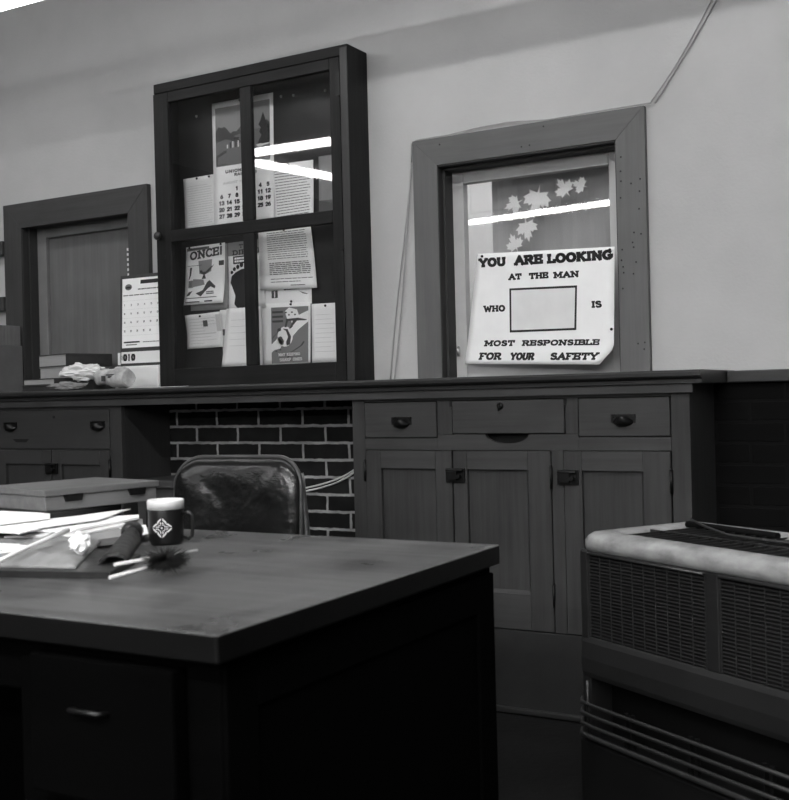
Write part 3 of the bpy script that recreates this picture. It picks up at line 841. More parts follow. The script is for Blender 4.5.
def f(bm):
    m = s.pm(); put_lines(bm, m, .12, .85, .10, .90, 9, .018, 0, .5); put_rect(bm, s.pm(.0017), .47, .60, .62, .80, 1); put_rect(bm, m, .86, .98, .45, .93, 0)
    put_lines(bm, s.pm(.0017), .15, .85, .38, .46, 1, .03, 0, .1)
printed('typed_lines', o, f, ['ink_faint', 'ink_mid'])
s, o = paper('notice_strip', 'thin strip of white paper between the creased notice and the blank sheet', 'paper', (-2.905, 1.390), (-2.84, 1.39), (-2.85, 1.176), (-2.892, 1.180), L1 - .001, None, 'paper2', GP, [])
printed('emblem', o, lambda bm, s=s: put_rect(bm, s.pm(), .1, .55, .50, .62, 0), ['ink_mid'])
s, o = paper('notice_sheet', 'blank white sheet hanging low under the footprint poster', 'paper', (-2.866, 1.393), (-2.690, 1.392), (-2.686, 1.153), (-2.895, 1.156), L3 - .001, low(.02), 'paper', GP, [(.62, .93)])
printed('faint_lines', o, lambda bm, s=s: put_lines(bm, s.pm(), .15, .8, .3, .85, 5, .006, 0), ['ink_faint'])

# lower right pane
s, o = paper('notice_letter', 'long typed letter hanging at the top of the lower right pane', 'letter', (-2.695, 1.690), (-2.440, 1.690), (-2.413, 1.446), (-2.688, 1.456), L3 - .002, lambda u, v: .02 * max(0, .6 - v) ** 2, 'paper', GP, [(.5, .985)])
def f(bm):
    m = s.pm(); put_lines(bm, m, .16, .90, .50, .97, 13, .011, 0, .05); put_lines(bm, m, .18, .92, .24, .46, 7, .016, 0, .05); put_lines(bm, m, .20, .95, .10, .20, 2, .013, 0, .3); put_rect(bm, m, .55, .8, .055, .07, 0)
printed('typed_lines', o, f, ['ink_soft'])
s, o = paper('notice_sheet', 'short notice with a small dark emblem under the typed letter', 'paper', (-2.700, 1.50), (-2.447, 1.50), (-2.447, 1.388), (-2.700, 1.390), L2, None, 'paper', GP, [(.62, .12)])
def f(bm):
    m = s.pm(); put_rect(bm, m, .24, .36, .28, .55, 0); put_rect(bm, s.pm(.0017), .29, .31, .30, .53, 1); put_lines(bm, m, .48, .78, .52, .62, 1, .07, 0, .1); put_poly(bm, m, [(.76, .48), (.93, .36), (.92, .34), (.84, .38)], 0)
printed('emblem', o, f, ['ink_mid', 'paper'])
s, o = paper('hand_safety_poster', 'grey poster drawing of white gloved hands turning a pipe, lower right pane', 'poster', (-2.696, 1.402), (-2.452, 1.396), (-2.460, 1.157), (-2.698, 1.154), L2 - .0014, None, 'paper', GP, [(.62, .97)])
def f(bm):
    m = s.pm(); m1 = s.pm(.0016); m2 = s.pm(.0020); m3 = s.pm(.0024)
    put_rect(bm, m, .22, .96, .02, .93, 0)
    for k in range(3): put_rect(bm, m1, .24, .46, .835 - .075 * k, .87 - .075 * k, 1)
    put_poly(bm, m1, [(.74, .78), (.96, .86), (.96, .68), (.76, .55), (.66, .60), (.62, .70)], 2)      # cuff
    put_poly(bm, m1, [(.40, .42), (.58, .56), (.68, .62), (.76, .55), (.62, .42), (.55, .36), (.48, .34)], 2)  # pipe
    put_poly(bm, m2, [(.50, .86), (.58, .92), (.74, .88), (.78, .78), (.66, .72), (.54, .74)], 2)      # fist
    put_poly(bm, m3, [(.52, .70), (.52, .735), (.76, .745), (.93, .715), (.93, .70), (.74, .70), (.62, .585), (.58, .565), (.66, .70), (.56, .70), (.53, .60), (.49, .60)], 1)
    put_poly(bm, m2, arc(.50, .45, .155, .165, 0, 345, 20), 2); put_poly(bm, m3, [(.45, .58), (.55, .57), (.62, .45), (.60, .32), (.53, .30), (.52, .36), (.56, .44), (.52, .54)], 1)
    put_poly(bm, m2, [(.22, .33), (.36, .44), (.46, .36), (.40, .26), (.28, .24)], 2)
    put_poly(bm, m3, [(.24, .42), (.36, .53), (.42, .55), (.42, .60), (.35, .58), (.34, .52), (.24, .44)], 1)
    put_poly(bm, m3, [(.36, .44), (.42, .46), (.48, .38), (.46, .32), (.44, .38)], 1)
    put_poly(bm, m1, [(.22, .20), (.22, .33), (.28, .24)], 2)
    for (u, v) in ((.52, .84), (.58, .80), (.64, .84), (.70, .80), (.32, .22), (.40, .24), (.58, .40), (.54, .34)): put_poly(bm, m3, arc(u, v, .02, .014, 0, 330, 7), 1)
    put_poly(bm, m1, [(.86, .36), (.89, .35), (.84, .29), (.62, .18), (.52, .05), (.49, .05), (.60, .19), (.80, .29)], 1)
    put_text(bm, m2, 'MAY KEEPING', .36, .80, .135, .05, .26, True, 0, 0, 2); put_text(bm, m2, 'SHARP ONES', .38, .84, .05, .05, .26, True, 0, 0, 2)
printed('drawing', o, f, ['poster_grey', 'ink_mid', 'paper'])
s, o = paper('notice_sheet', 'blank white sheet held by one pin at right of the gloved-hands poster', 'paper', (-2.449, 1.386), (-2.328, 1.384), (-2.328, 1.155), (-2.452, 1.156), L2, low(.008), 'paper', GP, [(.55, .96)])
printed('faint_lines', o, lambda bm, s=s: put_lines(bm, s.pm(), .15, .9, .15, .85, 9, .006, 0), ['ink_faint'])
# loose pins in the backboard
for k, (x, z, lb) in enumerate(((-3.003, 2.200, 'small pale pin in the backboard left of the wall calendar'), (-2.57, 2.215, 'small pale pin just right of the wall calendar top'), (-2.51, 2.210, 'middle one of three pale pins right of the calendar'), (-2.36, 2.205, 'small pale pin in the top right corner of the notice cabinet'))):
    bm = B(); add_lathe(bm, [(0, .007), (.005, .006), (.006, .002), (.002, 0), (0, 0)], (0, 0, 0), 10)
    for v in bm.verts: v.co = Vector((x + v.co.x, YB - v.co.z, z + v.co.y))
    tag(obj('push_pin', bm, M['pin']), lb, 'pin', 'loose pins in the notice cabinet')

# ================================================================== THE POSTER ON THE WINDOW
A0 = Vector((-1.78, 3.650, 0)); DR = Vector((.57, -.085, 0)).normalized(); NR = Vector((DR.y, -DR.x, 0))   # NR points to the room
def pcurl(u, v):
    return .004 + .010 * max(0, .25 - v) ** 1.5 * 4 + .010 * max(0, .16 - u) * 4 * (1 - v)
def P3(d, z): return A0 + DR * d + Vector((0, 0, z))
ps = Sheet(P3(.030, 1.527), P3(.578, 1.497), P3(.565, 1.106), P3(-.032, 1.130), lift=NR, curl=pcurl)
ps.clip = .085
po = tag(obj('safety_poster', ps.mesh(20, 24), M['paper']), 'large white poster with bold slab lettering and an empty frame, on the window', 'poster')
def pd(u, v, off=.0012):
    """(d,z) in the poster's plane to a point on its curled face"""
    TL, TR, BR, BL = (.030, 1.527), (.578, 1.497), (.565, 1.106), (-.032, 1.130)
    d, z = u, v
    # invert the bilinear map
    a, b = .5, .5
    for _ in range(8):
        l = BL[0] + (TL[0] - BL[0]) * b; r = BR[0] + (TR[0] - BR[0]) * b
        a = (d - l) / (r - l)
        lo = BL[1] + (BR[1] - BL[1]) * a; hi = TL[1] + (TR[1] - TL[1]) * a
        b = (z - lo) / (hi - lo)
    return ps.at(a, b, off, False)
sl = -.038
for t, a, b, z, h, th, sh in (('YOU', .035, .150, 1.4765, .033, .30, 0), ('ARE', .187, .303, 1.4700, .035, .30, 0), ('LOOKING', .321, .571, 1.4640, .034, .30, 0),
        ('AT', .161, .215, 1.4205, .0225, .27, 0), ('THE', .245, .324, 1.4165, .0225, .27, 0), ('MAN', .343, .443, 1.4110, .0225, .27, 0),
        ('WHO', .052, .143, 1.3140, .0235, .27, 0), ('IS', .487, .526, 1.2995, .0235, .27, 0),
        ('MOST', .049, .178, 1.1905, .0215, .28, .22), ('RESPONSIBLE', .209, .514, 1.1845, .0205, .28, .22),
        ('FOR', .028, .122, 1.1425, .0265, .27, .25), ('YOUR', .159, .258, 1.1365, .0265, .27, .25), ('SAFETY', .322, .508, 1.1305, .0255, .27, .25)):
    bm = B(); put_text(bm, pd, t, a, b, z, h, th * 1.3, True, sh, sl); obj('lettering', bm, M['ink'], po)
bm = B()
q = [(.1625, 1.391), (.4345, 1.380), (.4275, 1.2285), (.160, 1.2345)]
w = .0075
qi = [(.1625 + w, 1.391 - w), (.4345 - w, 1.380 - w), (.4275 - w, 1.2285 + w), (.160 + w, 1.2345 + w)]
for i in range(4):
    j = (i + 1) % 4
    for k in range(6):
        f0, f1 = k / 6, (k + 1) / 6
        L = lambda p, r, t: (p[0] + (r[0] - p[0]) * t, p[1] + (r[1] - p[1]) * t)
        bm.faces.new([bm.verts.new(pd(*L(q[i], q[j], f0))), bm.verts.new(pd(*L(q[i], q[j], f1))), bm.verts.new(pd(*L(qi[i], qi[j], f1))), bm.verts.new(pd(*L(qi[i], qi[j], f0)))])
obj('frame_line', bm, M['ink'], po)
bm = B()
n = 6
for i in range(n):
    for j in range(n):
        def bl2(s_, t_):
            top = (qi[0][0] + (qi[1][0] - qi[0][0]) * s_, qi[0][1] + (qi[1][1] - qi[0][1]) * s_)
            bot = (qi[3][0] + (qi[2][0] - qi[3][0]) * s_, qi[3][1] + (qi[2][1] - qi[3][1]) * s_)
            return pd(bot[0] + (top[0] - bot[0]) * t_, bot[1] + (top[1] - bot[1]) * t_)
        bm.faces.new([bm.verts.new(bl2(i / n, j / n)), bm.verts.new(bl2((i + 1) / n, j / n)), bm.verts.new(bl2((i + 1) / n, (j + 1) / n)), bm.verts.new(bl2(i / n, (j + 1) / n))])
obj('frame_field', bm, M['paper2'], po)
for (a, b) in ((.97, .975), (.985, .30), (.04, .975)):
    p = ps.at(a, b, .0006); pin(p.x, p.z, p.y, po)

# paper maple leaves stuck on the glass
MAPLE = [(0, -.55), (.05, -.22), (.42, -.30), (.36, -.16), (.62, .02), (.50, .08), (.56, .30), (.36, .24), (.30, .34), (.17, .22), (.22, .60), (.10, .52), (0, .80)]
MAPLE = MAPLE + [(-x, y) for x, y in reversed(MAPLE[1:-1])]
for (x, z, s_, a, lb) in ((-1.541, 1.715, .090, 2.9, 'largest paper maple leaf on the glass, at the top centre'), (-1.628, 1.705, .058, 1.9, 'paper maple leaf left of the largest one on the glass'),
        (-1.436, 1.735, .062, .6, 'paper maple leaf right of the largest one on the glass'), (-1.375, 1.742, .050, 1.2, 'paper maple leaf nearest the top right of the glass'),
        (-1.585, 1.616, .070, 3.3, 'paper maple leaf below the largest one, mid way to the poster'), (-1.632, 1.556, .058, .4, 'lowest paper maple leaf on the glass, just above the poster')):
    bm = B()
    pts = [(x + s_ * (px * math.cos(a) - py * math.sin(a)), 3.7072, z + s_ * (px * math.sin(a) + py * math.cos(a))) for px, py in MAPLE]
    add_prism(bm, pts, (0, .0006, 0))
    tag(obj('paper_leaf', bm, M['leaf']), lb, 'leaf', 'paper maple leaves on the window')

# ================================================================== THINGS ON THE COUNTER, LEFT
bm = B(); add_box(bm, -4.47, -4.060, 3.43, 3.58, ZT, 1.294); o = obj('cardboard_box', bm, M['cardboard'], bevel=.004); tag(o, 'plain grey cardboard box at the left end of the counter', 'box')
bm = B(); add_box(bm, -4.46, -4.066, 3.435, 3.575, 1.294, 1.385); o = obj('cardboard_box', bm, M['cardboard2'], bevel=.003); tag(o, 'low fluted cardboard box stacked on the plain grey box', 'box')
bm = B(); add_box(bm, -4.30, -3.93, 3.20, 3.29, ZT, ZT + .012); tag(obj('paper_pad', bm, M['paper2'], bevel=.002), 'pale pad of paper lying along the counter edge before the grey box', 'pad of paper')

def book(label, corner, ang, wid, dep, z0, z1, cover, pages, group, cov=.004):
    """corner nearest the camera; wid runs left along the front, dep runs back to the right"""
    t = thing('book', label, 'book', (corner[0], corner[1], z0), ang, group)
    h = z1 - z0
    # local x: depth direction; local y: to the left
    bm = B(); add_box(bm, 0, dep, 0, wid, 0, cov); add_box(bm, 0, dep, 0, wid, h - cov, h); add_box(bm, 0, dep, -.0, cov, cov, h - cov)
    obj('cover', bm, cover, t, local=True, bevel=.001)
    bm = B(); add_box(bm, .003, dep - .004, cov, wid - .003, cov, h - cov); obj('pages', bm, pages, t, local=True)
    return t
GB = 'books piled on the counter'
book('dark thin book at the very bottom of the pile on the counter', (-3.575, 3.315), math.radians(80), .25, .19, ZT, 1.102, M['book_cover'], M['book_cover'], GB)
book('thin dark book second from the bottom of the pile', (-3.580, 3.320), math.radians(79), .245, .19, 1.102, 1.130, M['book_cover'], M['book_pages'], GB)
book('pale-edged thick book second from the top of the pile', (-3.562, 3.368), math.radians(76), .225, .21, 1.130, 1.180, M['book_pages'], M['book_pages'], GB)
book('dark-spined book on top of the pile of books', (-3.552, 3.362), math.radians(76), .236, .222, 1.180, 1.234, M['book_cover'], M['book_pages'], GB)

def crumple(name, label, cat, c, r, seed, mat, sub=3, amp=.35, zmin=None, flat=True):
    bm = B(); bmesh.ops.create_icosphere(bm, subdivisions=sub, radius=1)
    for v in bm.verts:
        d = v.co.normalized()
        k = 1 + amp * noise.noise(d * 1.9 + Vector((seed, seed * .7, 3))) + amp * .7 * abs(noise.noise(d * 4.3 + Vector((seed * 2, 1, seed)))) + amp * .3 * noise.noise(d * 9 + Vector((1, seed, 2)))
        p = Vector((d.x * r[0] * k, d.y * r[1] * k, d.z * r[2] * k))
        v.co = Vector(c) + p
        if zmin is not None and v.co.z < zmin: v.co.z = zmin
    o = obj(name, bm, mat, smooth=not flat)
    return tag(o, label, cat)
crumple('crumpled_paper', 'crumpled white paper draped over the pile of books', 'crumpled paper', (-3.365, 3.275, 1.150), (.105, .030, .030), 3.1, M['paper2'], 4, .6)
crumple('crumpled_bag', 'crumpled thin wrapper lying at the counter edge before the books', 'wrapper', (-3.40, 3.222, 1.094), (.085, .016, .014), 8.3, M['paper_grey'], 4, .5, ZT)
# rolled newspaper
nr = thing('rolled_newspaper', 'rolled newspaper bundle with printed picture at the counter edge under the desk calendar', 'newspaper', (-3.165, 3.245, ZT))
bm = B()
pts = [(-3.258 + .02 * i, 3.250 - .0015 * i, ZT + .042) for i in range(10)]
add_tube(bm, pts, .04, 14, radii=[.026 + .012 * min(1, i / 4) + .003 * math.sin(i * 1.3) for i in range(10)])
for v in bm.verts:
    v.co.z = ZT + (v.co.z - ZT - .042) * (1 + .45 * noise.noise(v.co * 19)) + .042
    if v.co.z < ZT: v.co.z = ZT
    v.co.y += .014 * noise.noise(v.co * 25)
    v.co.z += .006 * noise.noise(v.co * 60)
for v in bm.verts: v.co.z = max(ZT, v.co.z)
obj('newspaper_roll', bm, M['newsprint'], nr)
bm = B()
for (x0_, x1_, z_, h_) in ((-3.17, -3.11, .052, .005), (-3.16, -3.125, .042, .008), (-3.195, -3.18, .03, .022), (-3.12, -3.10, .042, .012)):
    add_box(bm, x0_, x1_, 3.204, 3.212, ZT + z_, ZT + z_ + h_)
obj('printed_picture', bm, M['ink_mid'], nr)
# paper stack that carries the desk calendar
o = box('paper_stack', -3.385, -3.132, 3.465, 3.60, ZT, 1.172, M['paper2'], bevel=.012, seg=3); tag(o, 'white paper-wrapped stack under the desk calendar', 'stack of paper')
bm = B(); add_prism(bm, [(-3.06, 3.205, ZT), (-2.86, 3.203, ZT), (-2.76, 3.215, ZT), (-2.84, 3.26, ZT), (-3.05, 3.26, ZT)], (0, 0, .0012)); tag(obj('paper_sheet', bm, M['paper']), 'loose white sheet lying flat on the counter edge beside the notice cabinet', 'paper')

# desk calendar
ca = thing('desk_calendar', 'standing calendar in a dark frame with a number strip, left of the notice cabinet', 'calendar', (-3.27, 3.53, 1.172))
def cal(x, z, off=0):           # leaning face, a little askew
    t = (z - 1.172) / (1.565 - 1.172)
    return Vector((x - .022 * t * (-3.135 - x) / .265 + .026 * (1 - t) * (-3.135 - x) / .265, 3.505 + .060 * t - off, z))
bm = B()
for (x0_, x1_, z0_, z1_) in ((-3.402, -3.135, 1.552, 1.566), (-3.405, -3.135, 1.235, 1.250), (-3.405, -3.135, 1.172, 1.184), (-3.405, -3.396, 1.184, 1.552)):
    add_prism(bm, [cal(x0_, z0_), cal(x1_, z0_), cal(x1_, z1_), cal(x0_, z1_)], (0, .012, 0))
add_prism(bm, [cal(-3.40, 1.18) + Vector((0, .004, 0)), cal(-3.135, 1.18) + Vector((0, .004, 0)), cal(-3.135, 1.56) + Vector((0, .004, 0)), cal(-3.40, 1.56) + Vector((0, .004, 0))], (0, .008, 0))
obj('calendar_frame', bm, M['casing_dark_h'], ca)
bm = B(); add_prism(bm, [cal(-3.394, 1.251, .003), cal(-3.137, 1.251, .003), cal(-3.137, 1.551, .003), cal(-3.390, 1.551, .003)], (0, .005, 0)); pg = obj('month_page', bm, M['paper'], ca)
bm = B()
m = lambda u, v: cal(-3.394 + .255 * u, 1.251 + .300 * v, .0042)
put_poly(bm, m, arc(.15, .875, .075, .045, 0, 345, 14), 1)
put_rect(bm, lambda u, v: cal(-3.394 + .255 * u, 1.251 + .300 * v, .0048), .10, .20, .855, .885, 0)
put_rect(bm, m, .40, .86, .91, .965, 0); put_lines(bm, m, .35, .90, .82, .85, 1, .018, 1, .05)
put_lines(bm, m, .04, .98, .74, .77, 1, .012, 0, .02)
for r in range(4):
    for c in range(7):
        if r == 3 and c > 4: continue
        put_text(bm, m, str((r * 7 + c) % 28 + 1), .05 + c * .145, .085 + c * .145, .60 - r * .125, .03, .26, False, 0, 0, 1)
for r in range(5): put_rect(bm, m, .02, .99, .675 - r * .125, .677 - r * .125, 2)
put_rect(bm, m, .05, .42, .07, .09, 0); put_rect(bm, m, .10, .36, .035, .05, 1); put_lines(bm, m, .5, .98, .06, .09, 1, .012, 1, .02)
obj('dates', bm, [M['ink'], M['ink_soft'], M['ink_faint']], pg)
bm = B(); add_prism(bm, [cal(-3.400, 1.185, .003), cal(-3.137, 1.185, .003), cal(-3.137, 1.234, .003), cal(-3.398, 1.234, .003)], (0, .005, 0)); pg = obj('number_strip', bm, M['paper2'], ca)
bm = B(); m = lambda u, v: cal(-3.400 + .263 * u, 1.185 + .049 * v, .0042)
put_text(bm, m, '0', .06, .14, .2, .62, .22, False); put_text(bm, m, '1', .17, .21, .2, .62, .22, False); put_text(bm, m, '0', .25, .33, .2, .62, .22, False); put_rect(bm, m, .02, .035, .3, .7)
obj('digits', bm, M['ink'], pg)
bm = B(); add_prism(bm, [cal(-3.424, 1.180), cal(-3.412, 1.180), cal(-3.412, 1.232), cal(-3.424, 1.232)], (0, .01, 0)); obj('turning_knob', bm, M['paper2'], ca)

# ================================================================== WIRES
bm = B()
pts = bezier((-.655, 3.606, 2.62), (-.83, 3.605, 2.30), (-.97, 3.604, 2.10), (-1.075, 3.602, 1.962), 18)
add_tube(bm, pts, .003, 6)
pts = [p + Vector((-.012 - .006 * math.sin(i * .35), 0, .006)) for i, p in enumerate(pts)]
add_tube(bm, pts, .0022, 6)
pts = [(-1.085, 3.598, 1.963), (-1.25, 3.598, 1.963), (-1.45, 3.598, 1.961), (-1.60, 3.60, 1.975), (-1.72, 3.60, 1.972), (-1.85, 3.600, 1.962), (-1.97, 3.600, 1.962), (-1.990, 3.598, 1.95), (-1.992, 3.598, 1.88)]
add_tube(bm, pts, .0025, 6)
add_tube(bm, bezier((-1.992, 3.598, 1.88), (-2.02, 3.603, 1.65), (-2.075, 3.604, 1.4), (-2.11, 3.604, ZT), 16), .003, 6)
add_tube(bm, bezier((-1.992, 3.598, 1.88), (-2.02, 3.600, 1.6), (-2.055, 3.600, 1.3), (-2.09, 3.600, ZT), 16), .0025, 6)
tag(obj('telephone_wire', bm, M['wire_dull']), 'thin painted wire running down the wall and over the poster window casing', 'wire')
bm = B()
for k in range(2):
    o_ = k * .014
    add_tube(bm, bezier((-2.050, 3.40, .885), (-2.17 - o_, 3.510, .80 - o_), (-2.16, 3.511, .715 - o_), (-2.50, 3.511, .665 - o_ * .8), 20) + bezier((-2.52 - o_, 3.511, .655 - o_), (-2.62 - o_, 3.511, .58), (-2.66 - o_, 3.511, .3), (-2.66 - o_, 3.511, .0035), 10), .0035, 6)
tag(obj('wire_pair', bm, M['wire']), 'two pale wires looping down the brick between the chair and the cabinet', 'wire')

# ================================================================== DESK
dk = thing('office_desk', 'large dark wooden desk in the foreground with a worn top', 'desk', (-1.7, 1.32, 0))
bm = B()
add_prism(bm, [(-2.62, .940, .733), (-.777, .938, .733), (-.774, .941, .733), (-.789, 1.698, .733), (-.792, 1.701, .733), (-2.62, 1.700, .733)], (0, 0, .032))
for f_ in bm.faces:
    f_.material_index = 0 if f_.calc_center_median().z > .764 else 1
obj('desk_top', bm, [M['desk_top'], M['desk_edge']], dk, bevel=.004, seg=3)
for (a, b, nm) in ((-1.13, -.803, 'r'), (-2.60, -2.12, 'l')):
    bm = B()
    add_box(bm, a, b, .978, 1.690, .06, .733); add_box(bm, a + .02, b - .02, 1.0, 1.65, 0, .06)
    pdm = obj('pedestal', bm, M['desk'], dk, bevel=.004)
    bm = B()
    if nm == 'r':
        add_box(bm, b - .002, b + .006, .98, 1.04, .06, .72); add_box(bm, b - .002, b + .006, 1.63, 1.69, .06, .72); add_box(bm, b - .002, b + .006, 1.04, 1.63, .66, .72); add_box(bm, b - .002, b + .006, 1.04, 1.63, .06, .13)
        obj('side_frame', bm, M['desk'], pdm, bevel=.003)
    for z0_, z1_ in ((.545, .716), (.36, .53), (.09, .345)):
        xa, xb = (-1.085, -.852) if nm == 'r' else (-2.57, -2.15)
        if nm == 'r': xa = -1.084
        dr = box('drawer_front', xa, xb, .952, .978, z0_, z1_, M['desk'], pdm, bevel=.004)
        xm = -.978 if nm == 'r' else (xa + xb) / 2
        bm = B(); add_tube(bm, [(xm - .026, .953, z0_ + .109), (xm - .023, .938, z0_ + .112), (xm + .023, .938, z0_ + .112), (xm + .026, .953, z0_ + .109)], .0035, 8)
        obj('handle', bm, M['iron'], dr)
bm = B(); add_box(bm, -2.12, -1.13, 1.625, 1.64, .10, .733); obj('modesty_panel', bm, M['desk'], dk)
bm = B(); add_box(bm, -2.12, -1.13, .985, 1.0, .655, .733); obj('centre_drawer', bm, M['desk'], dk, bevel=.003)

# ================================================================== CHAIR
ch = thing('office_chair', 'black vinyl padded chair standing behind the desk', 'chair', (-2.02, 2.36, 0), math.radians(8))
# local: x across, y back; back rest at y=.22
def rrect(w, h, r, n=8):
    pts = []
    for cx, cy, a in ((w / 2 - r, h - r, 0), (-w / 2 + r, h - r, 90), (-w / 2 + .03, .03, 180), (w / 2 - .03, .03, 270)):
        rr = r if cy > .05 else .03
        pts += arc(cx, cy, rr, rr, a, a + 90, n)
    return pts
bw, bh = .424, .349
outl = rrect(bw, bh, .085)
bm = B()
rings = []
for (sc, yy) in ((.0, -.030), (.55, -.029), (.84, -.024), (.945, -.012), (1.0, .004), (1.0, .018), (.95, .028), (.6, .030), (0, .030)):
    ring = []
    for (x, z) in outl:
        cz = bh / 2
        k = 1 if sc > .93 else sc
        px = x * sc; pz = cz + (z - cz) * sc
        bend = .045 * (px / (bw / 2)) ** 2
        wob = .006 * noise.noise(Vector((px * 13, pz * 13, 2.2))) + .005 * noise.noise(Vector((px * 30, pz * 22, 5))) if yy < 0 else 0
        ring.append(bm.verts.new((px, .24 + yy - bend * .6 + wob + .06 * pz, .50 + pz)) if sc > 0 else None)
    if sc == 0:
        c = bm.verts.new((0, .24 + yy + .06 * bh / 2, .50 + bh / 2)); ring = [c]
    rings.append(ring)
n = len(outl)
for a, b in zip(rings, rings[1:]):
    for k in range(n):
        k2 = (k + 1) % n
        if len(a) == 1: f_ = bm.faces.new((a[0], b[k], b[k2]))
        elif len(b) == 1: f_ = bm.faces.new((a[k], a[k2], b[0]))
        else: f_ = bm.faces.new((a[k], a[k2], b[k2], b[k]))
        f_.smooth = True
bk = obj('backrest', bm, M['vinyl'], ch, local=True)
bm = B()
pts = []
for (x, z) in outl:
    pts.append((x * 1.0, .24 + .010 - .027 * (x / (bw / 2)) ** 2 + .06 * z, .50 + z))
add_tube(bm, pts, .0075, 8, closed=True)
obj('piping', bm, M['piping'], bk, local=True)
bm = B()
for sx in (-1, 1):
    add_tube(bm, bezier((sx * .185, .285, .80), (sx * .20, .285, .66), (sx * .21, .29, .52), (sx * .20, .26, .43), 12), .012, 10)
    add_tube(bm, [(sx * .20, .26, .43), (sx * .20, .0, .40), (sx * .20, -.18, .40)], .012, 10)
add_tube(bm, [(-.20, .262, .43), (.20, .262, .43)], .012, 10); add_tube(bm, [(-.20, -.18, .40), (.20, -.18, .40)], .012, 10)
obj('tube_frame', bm, M['chrome'], ch, local=True)
bm = B(); add_box(bm, -.225, .225, -.23, .205, .412, .475); obj('seat', bm, M['vinyl'], ch, local=True, bevel=.025, seg=4)
for sx in (-1, 1):
    for sy in (-.18, .255):
        bm = B(); add_tube(bm, [(sx * .20, sy, .41), (sx * .215, sy * 1.15, 0.0)], .012, 10); obj('leg', bm, M['chrome'], ch, local=True)

# ================================================================== MUG
mg = thing('coffee_mug', 'dark insulated mug with a white rim and pale geometric emblem on the desk', 'mug', (-1.358, 1.512, .765), math.radians(-10)); mg.scale = (.94, .94, .88)
R_ = .0335
bm = B(); add_lathe(bm, [(0, 0), (R_ * .86, 0), (R_ * .90, .004), (R_ * .98, .010), (R_, .070), (R_ * .99, .072), (0, .072)], (0, 0, 0), 40); obj('mug_body', bm, M['mug'], mg, local=True)
bm = B(); add_lathe(bm, [(R_ * .95, .0715), (R_ * 1.03, .0715), (R_ * 1.04, .088), (R_ * 1.0, .0905), (R_ * .94, .088), (R_ * .86, .020), (0, .018)], (0, 0, 0), 40); obj('mug_liner', bm, M['white_plastic'], mg, local=True)
bm = B()
ha = math.radians(30)
hp = [(R_ * .97, .062), (.047, .064), (.0525, .058), (.0535, .035), (.0515, .016), (.045, .0105), (R_ * .95, .014)]
add_tube(bm, [(r * math.cos(ha), r * math.sin(ha), z) for r, z in hp], .0035, 8); obj('handle', bm, M['mug'], mg, local=True)
bm = B()
def mugmap(u, v):   # u across in m, v up, centred on the face turned to the room
    a = math.radians(-52) + u / R_
    return Vector(((R_ + .0006) * math.cos(a), (R_ + .0006) * math.sin(a), .036 + v))
for k in range(4):
    for sgn in (-1, 1):
        c, s_ = math.cos(PI / 2 * k), math.sin(PI / 2 * k)
        def tr(p): return (p[0] * c - p[1] * s_, p[0] * s_ + p[1] * c)
        # a hooked loop beside each axis, mirrored
        for poly in ([(.0012, .016), (.0012, .0195), (.0042, .0165), (.0085, .0120), (.0085, .0085), (.0062, .0085), (.0060, .0108), (.0034, .0135)],
                     [(.0012, .0072), (.0012, .0125), (.0030, .0108), (.0030, .0072)],
                     [(.0012, .0050), (.0012, .0062), (.0052, .0062), (.0052, .0050)]):
            bm.faces.new([bm.verts.new(mugmap(*tr((sgn * p[0], p[1])))) for p in poly])
bm.faces.new([bm.verts.new(mugmap(*p)) for p in ((0, .002), (.002, 0), (0, -.002), (-.002, 0))])
obj('emblem', bm, M['paper2'], mg, local=True)

# ================================================================== PILE ON THE DESK
Z0 = .765
lg = thing('ledger', 'thick dark ledger lying under the flat wooden box', 'book', (-1.80, 1.62, Z0), math.radians(0))
bm = B(); add_box(bm, -1.99, -1.685, 1.535, 1.74, Z0 + .0005, Z0 + .042); obj('ledger_cover', bm, M['ledger'], lg, bevel=.003)
# flat box with cut-out catches
fb = thing('flat_box', 'flat wooden box with two dark catches on the pile at the back of the desk', 'box', (-1.700, 1.545, .8075), math.radians(79))
# local x runs along the front (away, to the right), local y to the left
bm = B(); add_box(bm, 0, .268, 0, .225, 0, .030); obj('box_body', bm, M['deed_box'], fb, local=True, bevel=.002)
bm = B(); add_box(bm, -.004, .272, -.005, .230, .030, .043); obj('box_lid', bm, M['deed_box_top'], fb, local=True, bevel=.002)
for x in (.062, .216):
    bm = B(); add_prism(bm, [(x - .022, -.0052, .031), (x + .022, -.0052, .031), (x + .019, -.0052, .017), (x - .017, -.0052, .017)], (0, .0055, 0)); obj('catch', bm, M['iron'], fb, local=True)

